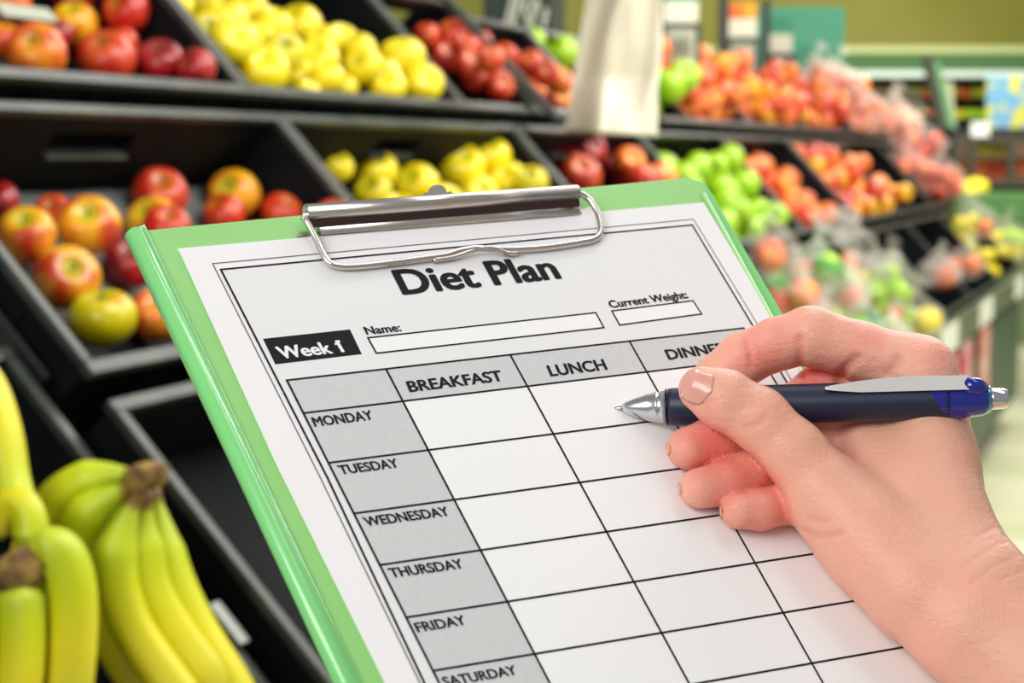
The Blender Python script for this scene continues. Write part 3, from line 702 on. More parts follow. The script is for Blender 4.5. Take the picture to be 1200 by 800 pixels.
# slatted crate
sc = empty('slatted_crate', at(1160, 200, 9.4)); tag(sc, 'brown slatted crate with bags of onions at the right edge', 'crate'); inv = Matrix.Translation(-Vector(sc.location))
def spart(nm, m, *r):
    b = MB(); vbox(b, *r[:4], r[4], r[5]); o = b.build(nm, m, None, bevel=.004); o.parent = sc; o.matrix_parent_inverse = inv
msl = mat('dark_brown_slat', srgb(66, 60, 42), .6)
for y in (160, 181, 211): spart('slat', msl, 1116, y, 1235, y+(8 if y != 181 else 5), 9.3, .04)
for x in (1116, 1134, 1181, 1225): spart('post', msl, x, 160, x+9, 220, 9.32, .05)
spart('back_panel', mat('slat_back', srgb(120, 84, 62), .7), 1116, 164, 1235, 216, 9.9, .03)
for i, (x, y, kd) in enumerate([(1126,190,'peach'),(1152,176,'yellow'),(1168,178,'golden'),(1150,196,'peach'),(1166,200,'peach'),(1176,196,'warm'),(1197,192,'peach'),(1140,202,'peach')]):
    o = link('onion', AM[kd][1]); o.location = at(x, y, 9.6); o.scale = (.062,)*3; tag(o, 'pale onion or yellow fruit seen between the crate slats', 'onion', 'onions in the slatted crate')
b = MB(); vbox(b, 1138, 143, 1159, 160, 9.285, .012); tag(b.build('price_card', mat('white_card', srgb(240, 240, 236), .5)), 'small bright white card above the slatted crate', 'price tag')
b = MB(); vbox(b, 1116, 150, 1235, 160, 9.3, .3); tag(b.build('shelf_board', M['steel']), 'dark ledge behind the small white card', 'shelf')
for i, (x, y) in enumerate([(1130, 220), (1140, 226), (1150, 219), (1143, 217), (1134, 228)]):
    o = link('lemon', AM['yellow'][2]); o.location = at(x, y, 9.0); o.scale = (.04, .04, .05); tag(o, 'bright yellow lemon below the slatted crate', 'lemon', 'lemons below the slatted crate')
b = MB(); vbox(b, 1116, 226, 1260, 262, 8.95, .5); tag(b.build('green_crate', mat('leaf_green_plastic', srgb(70, 120, 58), .6), bevel=.02), 'green box under the lemons at the right edge', 'box')
# flat cream card leaning in the top left crate
s_, t_, k_ = T1.inv(20, 28, .0)
b = MB(); b.box((-.055, -.012, -.002), (.055, .012, .002)); o = b.build('label_card', mgrey, bevel=.001); o.matrix_world = tierM(T1, s_, t_, .02)
tag(o, 'narrow grey label card among the red apples at top left', 'label')

# ------------------------------------------------------------------ clipboard plane
R_ = np.array([[0.8659189148865812, 0.3962735644990054, -0.3052076259217418], [-0.0879330134153456, 0.7212915597642676, 0.6870271253482593], [0.4923943724223805, -0.5680719566145197, 0.6594255334111924]])
t_ = np.array([-107.97345672171606, -32.08040041408595, 551.6586980365054])
def back(px, py, z=0.0):             # pixel -> (x right, y down, height) on the board, mm
    d = np.array([(px-600)/FPX, (py-400)/FPX, 1.0]); n = R_[:, 2]; p0 = t_-n*z
    k = (n@p0)/(n@d); q = R_.T@(k*d-t_); return q[:2]
def bw(x, y, h): return c2w((R_@np.array([x, y, -h])) + t_)   # board mm -> world
o0 = bw(0, 0, 0); ex = bw(1000, 0, 0)-o0; ey = bw(0, 1000, 0)-o0; ez = bw(0, 0, 1000)-o0
MBD = Matrix(((ex[0], -ey[0], ez[0], o0[0]), (ex[1], -ey[1], ez[1], o0[1]), (ex[2], -ey[2], ez[2], o0[2]), (0, 0, 0, 1)))
# local metres: x right, y UP the page, z toward the reader
def L3(px, py, h): q = back(px, py, h); return (q[0]/1000, -q[1]/1000, h/1000)
def extrude_poly(P, z0, z1):
    n = len(P); V = [(x, y, z1) for x, y in P]+[(x, y, z0) for x, y in P]
    F = [tuple(range(n)), tuple(range(2*n-1, n-1, -1))]+[(i, n+i, n+(i+1) % n, (i+1) % n) for i in range(n)]
    return V, F
def on(o): o.matrix_world = MBD; return o
cl = empty('clipboard'); cl.matrix_world = MBD
tag(cl, 'green clipboard with steel clip holding the diet plan sheet', 'clipboard')
def poly_px(pts, h): return [L3(x, y, h)[:2] for x, y in pts]
TLp = L3(160, 271, 0)[:2]; TRc = [L3(x, y, 0)[:2] for x, y in ((800, 208.5), (809, 208.5), (815, 212), (822, 219), (828, 227))]
def ext(a_, b_, y):      # extend line a->b to board y
    k = (y-a_[1])/(b_[1]-a_[1]); return (a_[0]+(b_[0]-a_[0])*k, y)
YB = -.318
rb = L3(906, 368, 0)[:2]; lb_ = L3(408, 800, 0)[:2]
outline = [TLp, ext(TLp, lb_, YB), ext(TRc[-1], rb, YB)]+TRc[::-1]
V, F = extrude_poly(outline, -.0022, 0); link('board', mesh('board', V, F), M['board'], cl)
# second cover behind with its lighter edge
lo2 = [L3(x, y, -2.4)[:2] for x, y in ((163, 272), (413, 800))]
hi2 = [L3(x, y, -2.4)[:2] for x, y in ((806, 210.5), (820, 212), (829, 219), (836, 230), (919, 371))]
V, F = extrude_poly([lo2[0], ext(lo2[0], lo2[1], YB), ext(hi2[3], hi2[4], YB)]+hi2[:4][::-1], -.0045, -.0024)
link('back_cover', mesh('back_cover', V, F), M['spine'], cl)
# raised welt along the right edge
pe0 = L3(825, 226, 1)[:2]; pe1 = L3(903, 368, 1)[:2]; q0 = ext(pe0, pe1, YB)
b = MB(); b.tube([(pe0[0], pe0[1], .0002), (q0[0], q0[1], .0002)], .0011, 8); b.build('edge_welt', mat('pale_green_welt', srgb(166, 226, 146), .35), cl, True)
# rolled spine on the left, with its inner welt
sp0 = L3(159, 269, 1.5)[:2]; sp1 = L3(404, 785, 1.5)[:2]; sp2 = ext(sp0, sp1, YB)
b = MB(); b.tube([(sp0[0]-.0005, sp0[1]+.0012, -.0008), (sp0[0], sp0[1], -.0008), (sp2[0], sp2[1], -.0008)], [.0024, .0033, .0033], 20, flat=1.0)
b.build('spine_roll', M['spine'], cl, True)
w0 = L3(168, 266, 1)[:2]; w1 = L3(414, 785, 1)[:2]; w2 = ext(w0, w1, YB)
b = MB(); b.tube([(w0[0], w0[1], -.0001), (w2[0], w2[1], -.0001)], .0012, 10, flat=1.0); b.build('spine_welt', M['spine'], cl, True)
b = MB(); wv0 = [L3(x, y, .1)[:2] for x, y in ((152, 272), (169, 264.5), (415, 785), (398, 790))]
V, F = extrude_poly([wv0[0], ext(wv0[0], wv0[3], YB), ext(wv0[1], wv0[2], YB), wv0[1]], -.0035, .0008); link('spine_wrap', mesh('spine_wrap', V, F), M['spine'], cl)

# clip -------------------------------------------------
HR = 5.5
rl0 = np.array(L3(358, 249, HR)); rl1 = np.array(L3(676, 225.5, HR))
ax = (rl1-rl0)/np.linalg.norm(rl1-rl0); RR = .0029
perp = np.cross((0, 0, 1), ax)
b = MB()
def arc_sheet(b, p0, p1, prof, th=.0006):
    """extrude a profile (list of (up-page, height) offsets) from p0 to p1 with thickness"""
    n = len(prof); inn = []
    for i, (u, h) in enumerate(prof):
        a0 = prof[max(0, i-1)]; a1 = prof[min(n-1, i+1)]; tx, ty = a1[0]-a0[0], a1[1]-a0[1]; l = math.hypot(tx, ty)
        inn.append((u-ty/l*th, h+tx/l*th))
    ring = prof+inn[::-1]; m = len(ring)
    V = [p+perp*u+np.array((0, 0, h)) for p in (p0, p1) for u, h in ring]
    F = [(i, (i+1) % m, m+(i+1) % m, m+i) for i in range(m)]
    for i in range(n-1): F.append((i, m-1-i, m-2-i, i+1)); F.append((m+i, m+i+1, m+m-2-i, m+m-1-i))
    b.add(V, F)
# rolled barrel open at the lower front
prof = [(RR*math.cos(a_), RR*math.sin(a_)) for a_ in np.linspace(math.radians(-75), math.radians(215), 26)]
arc_sheet(b, rl0, rl1, prof); b.build('clip_barrel', M['chrome'], cl, True)
b = MB(); g0 = rl0+perp*(-.0052)+np.array((0, 0, -.0023)); g1 = rl1+perp*(-.0052)+np.array((0, 0, -.0023))
arc_sheet(b, rl0+perp*-.0022, rl1+perp*-.0022, [(-.0022, -.0030), (0, -.0012)], .0005); b.build('clip_throat', M['clipdark'], cl)
# base plate on the board running under the paper edge
q = [L3(374, 262, 1.2), L3(372, 272, 1.2), L3(680, 246, 1.2), L3(678, 236, 1.2)]
V, F = extrude_poly([p[:2] for p in q], .0000, .0014); link('clip_base', mesh('clip_base', V, F), M['chrome'], cl)
q = [L3(350, 272, .6), L3(347, 277.5, .6), L3(369, 277, .6), L3(372, 271, .6)]
V, F = extrude_poly([p[:2] for p in q], .0000, .0008); link('clip_foot', mesh('clip_foot', V, F), M['chrome'], cl)
q = [L3(676, 247, .6), L3(680, 252, .6), L3(700, 250, .6), L3(696, 242, .6)]
V, F = extrude_poly([p[:2] for p in q], .0000, .0008); link('clip_foot', mesh('clip_foot', V, F), M['chrome'], cl)
# jaw sheet from the barrel down on to the paper
b = MB(); j0 = np.array(L3(372, 262, 2.6)); j1 = np.array(L3(676, 239, 2.6))
arc_sheet(b, j0, j1, [(-.0042, -.0013), (-.0015, -.0003), (.0038, .0012)], .0005); b.build('clip_jaw', M['chrome'], cl, True)
# hanging tab behind the barrel
q = []
for a_ in np.linspace(0, math.pi, 9): q.append((512.5+11*math.cos(a_), 226-9*math.sin(a_)))
q = [(532, 229), (528, 224)]+q+[(497, 226), (494, 232)]
V, F = extrude_poly([L3(x, y, 3)[:2] for x, y in q], .0026, .0033); link('hanging_tab', mesh('hanging_tab', V, F), mat('tab_steel', srgb(128, 120, 118), .6, .6), cl)
# wire bail
wire = [(355, 254, 5.5), (361, 262, 4.6), (369, 277, 3.4), (377, 295, 2.6), (383, 305, 2.4), (392, 311, 2.3), (412, 312.5, 2.3), (450, 309, 2.3), (492, 303.5, 2.3), (520, 299.5, 2.4), (538, 294, 3.0), (556, 291.2, 3.5), (575, 291.5, 3.2), (600, 292.5, 2.5), (640, 290, 2.3), (680, 284, 2.3), (694, 281, 2.3), (702, 276, 2.3), (704, 267, 2.6), (700, 250, 3.4), (694, 238, 4.4), (686, 230, 5.0), (677, 226.5, 5.4)]
b = MB(); b.tube(smooth_curve([L3(*p) for p in wire], 5), .00118, 12); b.build('wire_bail', M['chrome'], cl, True)
b = MB(); b.tube(smooth_curve([L3(*p) for p in [(508, 305, 2.3), (530, 301.5, 2.4), (548, 295.5, 3.1), (566, 290.5, 3.9), (582, 291.5, 3.8), (594, 296.5, 2.6), (606, 297, 2.3)]], 5), .0008, 10); b.build('wire_hook', M['chrome'], cl, True)

clipobj = [o for o in cl.children if o.name.startswith('clip_barrel')][0]; clipobj.name = 'clip'
for o in list(cl.children):
    if o.name.split('.')[0] in ('clip_throat', 'clip_base', 'clip_foot', 'clip_jaw', 'hanging_tab', 'wire_bail', 'wire_hook'): o.parent = clipobj
# ------------------------------------------------------------------ the sheet
PH = .9          # paper surface height in mm
pz = PH/1000
sheet = empty('paper_sheet'); sheet.matrix_world = MBD
tag(sheet, 'printed diet plan sheet held under the clip on the green board', 'paper')
PL = [L3(x, y, PH)[:2] for x, y in ((209, 291), (216, 305), (323, 540), (370, 635), (452, 800))]
PR = [L3(x, y, PH)[:2] for x, y in ((825, 237), (904, 371))]
YP = -.296
top = []
for i in range(1, 20): u = i/20; top.append((209+(825-209)*u, 291+(237-291)*u))
top = [L3(x, y, PH)[:2] for x, y in top]
V, F = extrude_poly([PL[0]]+PL[1:]+[ext(PL[3], PL[4], YP), ext(PR[0], PR[1], YP), PR[0]]+top[::-1], .0001, pz)
link('page', mesh('page', V, F), M['paper'], sheet)
def quad_px(name, pts, m, layer, parent=sheet):
    h = pz+layer*4e-5; P = [L3(x, y, PH)[:2] for x, y in pts]
    V = [(x, y, h) for x, y in P]; return link(name, mesh(name, V, [tuple(range(len(V)))][:1]), m, parent)
def lines(name, segs, wmm, m, layer=4):
    V = []; F = []; h = pz+layer*4e-5
    for p, q in segs:
        p = np.array(p); q = np.array(q); d = q-p; d /= np.linalg.norm(d); nrm = np.array([-d[1], d[0]])*wmm/2000; e_ = d*wmm/2000
        k = len(V); V += [(*(p-e_+nrm), h), (*(p-e_-nrm), h), (*(q+e_-nrm), h), (*(q+e_+nrm), h)]; F.append((k, k+1, k+2, k+3))
    return link(name, mesh(name, V, F), m, sheet)
P2 = lambda x, y: np.array(L3(x, y, PH)[:2])
# borders
bo = [P2(249, 309), P2(812.5, 257)]; bl = ext(P2(375.4, 560), P2(486.5, 789), -.288); br = ext(bo[1], P2(887.5, 380), -.288)
lines('thin_border', [(bo[0], bo[1]), (bo[0], P2(375.4, 560)), (P2(375.4, 560), bl), (bo[1], br), (bl, br)], .34, M['inkfine'])
bi = [P2(258.6, 316), P2(811, 263.7)]; cl_ = ext(P2(383.6, 560), P2(497, 800), -.285); cr_ = ext(bi[1], P2(881, 380), -.285)
lines('thick_border', [(bi[0], bi[1]), (bi[0], P2(383.6, 560)), (P2(383.6, 560), cl_), (bi[1], cr_), (cl_, cr_)], .72, M['ink'])
V = [(*p, pz+4e-5) for p in (bi[0], P2(383.6, 560), cl_, cr_, bi[1])]
link('grey_ground', mesh('grey_ground', V, [(0, 1, 2, 3, 4)]), M['tint'], sheet)
# table from the fitted grid
Hm = [160.7868, 25.917154, 336.00356, -7.9692041, 53.367628, 445.72196, 0.02149417, -0.0084565244, 0.76901606, 0.67033983]
def node(c, r):
    X = 0 if c == 0 else Hm[8]+(c-1); Y = 0 if r == 0 else Hm[9]+(r-1)
    H = np.array(list(Hm[:8])+[1]).reshape(3, 3); q = H@[X, Y, 1]; return P2(q[0]/q[2], q[1]/q[2])
G = [[node(c, r) for r in range(9)] for c in range(5)]
def cellpoly(name, c0, c1, r0, r1, m, layer):
    P = [G[c0][r0], G[c0][r1], G[c1][r1], G[c1][r0]]; return link(name, mesh(name, [(*p, pz+layer*4e-5) for p in P], [(0, 1, 2, 3)]), m, sheet)
for r in range(1, 8):
    cellpoly('day_cell', 0, 1, r, r+1, M['grey'], 2)
    for c in range(1, 4): cellpoly('meal_cell', c, c+1, r, r+1, M['cell'], 2)
for c in range(4): cellpoly('heading_cell', c, c+1, 0, 1, M['grey'], 2)
segs = [(G[c][0], G[c][8]) for c in range(5)]+[(G[0][r], G[4][r]) for r in range(9)]
lines('table_rules', segs, .74, M['ink'])
def boxpx(name, pts, fill=M['cell'], line=.62):
    quad_px(name, pts, fill, 2)
    P = [P2(*p) for p in pts]
    if line: lines(name+'_outline', [(P[i], P[(i+1) % 4]) for i in range(4)], line, M['ink'])
boxpx('name_box', [(431, 396), (441, 414), (707.5, 384), (698, 366.5)])
boxpx('weight_box', [(717, 364.5), (726, 381), (822, 368), (812, 352.5)])
quad_px('week_box', [(308, 397), (322.5, 427), (424, 415), (410, 386)], M['ink'], 2)
# lettering
def text(name, s, BL, BR, TL, m=M['ink'], bold=.03, layer=5, cap='H'):
    def mk(str_):
        cu = bpy.data.curves.new('t', 'FONT'); cu.body = str_; cu.size = 1; cu.resolution_u = 4; cu.fill_mode = 'FRONT'
        o = bpy.data.objects.new('t', cu); C.objects.link(o); bpy.context.view_layer.update()
        me = bpy.data.meshes.new_from_object(o.evaluated_get(bpy.context.evaluated_depsgraph_get())); bpy.data.objects.remove(o); return me
    hm = mk(cap); ch_ = max(v.co.y for v in hm.vertices); bpy.data.meshes.remove(hm)
    me = mk(s); xs = [v.co.x for v in me.vertices]; x0, x1 = min(xs), max(xs)
    bl_, br_, tl_ = P2(*BL), P2(*BR), P2(*TL)
    for v in me.vertices:
        p = bl_+(br_-bl_)*((v.co.x-x0)/(x1-x0))+(tl_-bl_)*(v.co.y/ch_); v.co = (p[0], p[1], pz+layer*4e-5)
    base = [tuple(v.co) for v in me.vertices]; polys = [tuple(p.vertices) for p in me.polygons]; bpy.data.meshes.remove(me)
    ux = (br_-bl_)/(x1-x0); uy = (tl_-bl_)/ch_; V = []; F = []
    for q in range(9):
        a_ = 2*math.pi*q/8; off = (0 if q == 8 else 1)*(ux*math.cos(a_)*bold+uy*math.sin(a_)*bold*.6); k = len(V)
        V += [(x+off[0], y+off[1], z+q*2e-6) for x, y, z in base]; F += [tuple(i+k for i in f) for f in polys]
    me = mesh(name, V, F); me.materials.append(m)
    # face up
    if me.polygons and me.polygons[0].normal.z < 0: me.flip_normals()
    return link(name, me, None, sheet)
text('title', 'Diet Plan', (473.5, 345), (656.8, 326), (459.5, 317.5), bold=.036)
text('name_caption', 'Name:', (430, 392.2), (470.5, 388), (425.5, 383.5))
text('weight_caption', 'Current Weight:', (716, 361), (806.5, 349.2), (711.5, 353), bold=.036)
text('week_lettering', 'Week 1', (330, 420.5), (403, 412.5), (322.5, 407.2), M['paper'], bold=.036)
quad_px('week_one_flag', [(391.5, 403), (397, 398.6), (399, 400.6), (393, 405)], M['paper'], 5)
text('heading_breakfast', 'BREAKFAST', (480.5, 459.5), (590, 446), (475.8, 447.5), bold=.036)
text('heading_lunch', 'LUNCH', (645.6, 441), (711.4, 433), (640.5, 429), bold=.036)
text('heading_dinner', 'DINNER', (784, 421.5), (853, 412.5), (778.5, 410.5), bold=.036)
text('day_monday', 'MONDAY', (369, 500), (438, 491.5), (364.5, 489.5), bold=.036)
text('day_tuesday', 'TUESDAY', (400, 556), (468, 547.5), (395, 546), bold=.036)
text('day_wednesday', 'WEDNESDAY', (430, 616.8), (527.5, 604), (424.5, 606.5), bold=.036)
text('day_thursday', 'THURSDAY', (459.5, 677), (544, 665.5), (454, 666.5), bold=.036)
text('day_friday', 'FRIDAY', (490, 741), (547, 731.5), (484.5, 730.5), bold=.036)
text('day_saturday', 'SATURDAY', (522, 804.5), (606.5, 790), (517, 794), bold=.036)

page = [o for o in sheet.children if o.name == 'page'][0]
for o in list(sheet.children):
    if o is not page: o.parent = page
# ------------------------------------------------------------------ pen
def PC(px, py, z): return np.array([(px-600)/FPX*z, (py-400)/FPX*z, z])
tipc = PC(719, 478.5, 560.0); endc = PC(1183, 466.5, 541.0)
axis = endc-tipc; Lp = np.linalg.norm(axis); axis /= Lp
upv = np.array([0, -1, 0.]); upv -= axis*(upv@axis); upv /= np.linalg.norm(upv); sdv = np.cross(axis, upv)
if sdv[2] > 0: sdv = -sdv
def pen_pt(l, u=0, s=0): return c2w(tipc+axis*l+upv*u+sdv*s)      # u up, s toward the viewer
pen = empty('ballpoint_pen', tuple(c2w(tipc))); tag(pen, 'dark blue retractable ballpoint pen with silver tip held in the hand', 'pen')
pinv = Matrix.Translation(-Vector(pen.location))
def ppart(b, nm, m, smooth=True):
    o = b.build(nm, m, None, smooth); o.parent = pen; o.matrix_parent_inverse = pinv; return o
def lathe(prof, n=36):
    b = MB(); V = []; F = []
    for l, r in prof:
        for k in range(n): a_ = 2*math.pi*k/n; V.append(pen_pt(l, r*math.cos(a_), r*math.sin(a_)))
    for i in range(len(prof)-1):
        for k in range(n): F.append((i*n+k, i*n+(k+1) % n, (i+1)*n+(k+1) % n, (i+1)*n+k))
    F += [tuple(range(n-1, -1, -1)), tuple(range((len(prof)-1)*n, len(prof)*n))]
    b.add(V, F); return b
mm_ = lambda px: (px-719)*Lp/464.0     # pixels along the pen -> mm
msil = mat('satin_silver', srgb(214, 214, 216), .22, 1); mbrl = mat('navy_rubber_barrel', srgb(24, 34, 62), .42)
mblu = mat('clear_blue_plastic', srgb(20, 30, 138), .1, **{'Coat Weight': .6})
ppart(lathe([(0, .25), (.3, .42), (2.2, .9), (3.2, 1.0)]), 'point', mat('point_steel', srgb(190, 180, 165), .25, 1))
ppart(lathe([(3.0, 1.5), (4.2, 2.1), (7, 3.2), (11, 4.4), (13.8, 5.0), (14.0, 5.15), (14.3, 5.15), (14.6, 5.05), (17.5, 5.5), (mm_(782), 5.8), (mm_(783), 5.7)]), 'tip_cone', msil)
ppart(lathe([(mm_(782), 5.9), (mm_(784), 6.05), (mm_(786), 5.9)]), 'tip_ring', mat('dark_ring', srgb(30, 30, 34), .3, .6))
ppart(lathe([(mm_(785), 5.9), (mm_(790), 6.2), (mm_(850), 6.35), (mm_(1000), 6.4), (mm_(1100), 6.35), (mm_(1113), 6.3)]), 'barrel', mbrl)
ppart(lathe([(mm_(1110), 6.2), (mm_(1112), 6.25), (mm_(1130), 6.0), (mm_(1152), 5.3), (mm_(1158), 4.6)]), 'end_cap', mblu)
ppart(lathe([(mm_(1156), 4.2), (mm_(1158), 4.4), (mm_(1161), 4.2), (mm_(1162), 3.6)]), 'cap_ring', mat('cap_ring_chrome', srgb(120, 170, 210), .1, 1))
ppart(lathe([(mm_(1160), 3.3), (mm_(1164), 3.5), (mm_(1176), 3.3), (mm_(1180), 3.0), (mm_(1181), 2.2), (mm_(1180), 1.6)]), 'push_button', mat('button_chrome', srgb(225, 225, 228), .08, 1))
# blue window under the clip: side panel swept into a point
V = []; F = []
for i in range(13):
    l = mm_(1090)+(mm_(1132)-mm_(1090))*i/12; a0 = math.radians(34-112*min(1, i/7)); a1 = math.radians(42)
    rr = 6.48-.35*i/12
    for k in range(9): a_ = a0+(a1-a0)*k/8; V.append(pen_pt(l, rr*math.sin(a_), rr*math.cos(a_)))
for i in range(12):
    for k in range(8): q = i*9+k; F.append((q, q+1, q+10, q+9))
b = MB(); b.add(V, F); ppart(b, 'blue_window', mblu)
# clip: curved silver blade along the top
V = []; F = []
nl = 24
for i in range(nl+1):
    u = i/nl; l = mm_(971)+(mm_(1136)-mm_(971))*u
    lo = 4.6-1.25*min(1, u*4)**.7; hi = 5.0+2.6*math.sin(min(1, u*1.5)*math.pi/2)**.8-.5*max(0, u-.7)
    so, si = 6.1, 6.1-(hi-4.2)*.75
    for (uu, ss) in ((lo, so+.75), (lo, so-.3), (hi, si-.5), (hi+.35, si+.45)): V.append(pen_pt(l, uu, ss))
for i in range(nl):
    for k in range(4): F.append((i*4+k, i*4+(k+1) % 4, (i+1)*4+(k+1) % 4, (i+1)*4+k))
F += [(3, 2, 1, 0), (nl*4, nl*4+1, nl*4+2, nl*4+3)]
b = MB(); b.add(V, F); ppart(b, 'pocket_clip', mat('matt_silver', srgb(206, 206, 203), .42, .35), False)
# blue loop that carries the clip
b = MB(); b.tube([pen_pt(mm_(1128), 4.4, 4.0), pen_pt(mm_(1134), 4.3, 3.9), pen_pt(mm_(1146), 3.8, 3.2), pen_pt(mm_(1155), 2.8, 2.2)], [.0016, .0032, .0032, .0020], 14); ppart(b, 'clip_mount', mblu)

# ------------------------------------------------------------------ hand: one continuous surface from a distance field
VOX = .8
X0, Y0_, Z0 = 34., -22., 462.
NX, NY, NZ = int(205/VOX), int(182/VOX), int(150/VOX)
gx = (X0+VOX*np.arange(NX)).astype(np.float32)[:, None, None]; gy = (Y0_+VOX*np.arange(NY)).astype(np.float32)[None, :, None]; gz = (Z0+VOX*np.arange(NZ)).astype(np.float32)[None, None, :]
def cone(p, q, r0, r1):
    p = p.astype(np.float32); q = q.astype(np.float32); d = q-p; L2 = float(d@d)
    h = ((gx-p[0])*d[0]+(gy-p[1])*d[1]+(gz-p[2])*d[2])/L2; np.clip(h, 0, 1, out=h)
    return np.sqrt((gx-p[0]-h*d[0])**2+(gy-p[1]-h*d[1])**2+(gz-p[2]-h*d[2])**2)-(r0+(r1-r0)*h)
def smin(a_, b_, k):
    h = np.clip(.5+.5*(b_-a_)/k, 0, 1); return b_+(a_-b_)*h-k*h*(1-h)
def chain(J, k=2.5):
    F_ = None
    for (a0, r0), (a1, r1) in zip(J[:-1], J[1:]):
        c_ = cone(a0, a1, r0, r1); F_ = c_ if F_ is None else smin(F_, c_, k)
    return F_
J = lambda x, y, z, r: (PC(x, y, z), r)
HAND = {
 'palm': [[(1075, 438, 560, 12), (1093, 535, 549, 12.7), (1109, 606, 535, 12.6), (1150, 690, 517, 15), (1240, 790, 505, 20), (1480, 1010, 485, 27)],
          [(965, 585, 537, 10.5), (1010, 625, 531, 13.5), (1072, 688, 520, 15.3), (1130, 735, 513, 16.2), (1222, 806, 505, 20), (1440, 1050, 485, 27)],
          [(1018, 520, 556, 9), (1060, 590, 543, 14), (1098, 650, 530, 14.5)],
          [(1090, 462, 574, 11.5), (1120, 690, 536, 13), (1215, 785, 524, 18)],
          [(1078, 496, 582, 10.5), (1118, 690, 545, 14)],
          [(1050, 540, 572, 9.5), (1050, 640, 556, 10), (1120, 715, 538, 14)]],
 'thumb': ([(822, 456, 541.5, 7.3), (848, 468, 541, 9.3), (888, 490, 540, 9.7), (930, 530, 538, 10.0), (972, 582, 536, 12.5), (1030, 645, 528, 15)], 7, 3),
 'index': ([(833, 458, 567, 7.2), (842, 443, 566, 8), (870, 421, 565, 8.7), (910, 403, 564, 8.6), (949, 394, 563, 9.8), (1010, 412, 562, 9.6), (1075, 438, 560, 12)], 5, 2),
 'middle': ([(807, 525, 547, 7.0), (835, 518, 551, 7.8), (885, 504, 561, 8), (930, 480, 568, 8.3), (962, 458, 572, 9), (1095, 465, 577, 10.5)], 5, 2),
 'ring': ([(819, 572, 536.5, 6.4), (850, 566, 541, 7.2), (900, 545, 552, 7.6), (985, 510, 568, 8.6), (1080, 500, 583, 10)], 5, 2),
 'pinky': ([(866, 598, 534, 5.9), (890, 597, 537, 6.3), (930, 588, 545, 6.8), (985, 562, 557, 8), (1050, 545, 572, 9)], 5, 2),
 'creases': [
   ([(937, 396, 553.5), (938, 418, 553.5), (940, 440, 557)], 1.2, 2.3), ([(872, 398, 557), (878, 412, 556.5), (880, 430, 558)], 1.0, 1.0),
   ([(984, 446, 554), (990, 432, 552.5), (1004, 420, 551.5)], 1.3, 2.3), ([(1040, 436, 549), (1054, 420, 548)], 1.6, 1.0),
   ([(872, 500, 531), (886, 498, 530), (898, 488, 530)], 1, .5), ([(872, 478, 531), (884, 474, 531)], .8, .2),
   ([(942, 622, 528), (960, 628, 524), (985, 624, 520)], 1.0, .8), ([(948, 606, 526), (970, 610, 524)], .9, .6),
   ([(1178, 634, 0), (1150, 648, 0), (1128, 664, 0)], .7, .35), ([(1192, 650, 0), (1165, 662, 0), (1138, 682, 0)], .7, .35),
   ([(1166, 618, 0), (1142, 628, 0)], .7, .3), ([(1198, 668, 0), (1170, 680, 0)], .7, .3), ([(1075, 560, 0), (1090, 548, 0)], .7, .2), ([(1040, 640, 0), (1052, 618, 0)], .7, .2)],
 'red': [(815, 450, 535, 10, .45), (830, 520, 545, 16, .75), (850, 568, 540, 16, .8), (890, 600, 540, 16, .8), (900, 415, 560, 18, .5), (960, 440, 566, 14, .75), (900, 500, 565, 12, .7), (1095, 420, 552, 12, .4), (1010, 400, 556, 14, .35), (890, 490, 532, 10, .25), (1000, 660, 525, 20, .25), (1060, 760, 510, 24, .2)],
}
palm = None
for ch_ in HAND['palm']:
    c_ = chain([J(*p) for p in ch_], 5); palm = c_ if palm is None else smin(palm, c_, 9)
fld = palm.copy()
for nm in ('thumb', 'index', 'middle', 'ring', 'pinky'):
    js, kk, ki = HAND[nm]; f_ = smin(chain([J(*p) for p in js], ki), palm, kk); fld = np.minimum(fld, f_)
from math import floor
def fval(P):
    g_ = (P-np.array([X0, Y0_, Z0]))/VOX; i = np.clip(np.floor(g_).astype(int), 0, np.array(fld.shape)-2); f_ = g_-i; v = 0
    for a0 in (0, 1):
        for b0 in (0, 1):
            for c0 in (0, 1): v += fld[i[0]+a0, i[1]+b0, i[2]+c0]*(f_[0] if a0 else 1-f_[0])*(f_[1] if b0 else 1-f_[1])*(f_[2] if c0 else 1-f_[2])
    return v
def march(px, py, z0=485, z1=600):
    z = z0
    while z < z1:
        if fval(PC(px, py, z)) < 0: return z
        z += .15
    return None
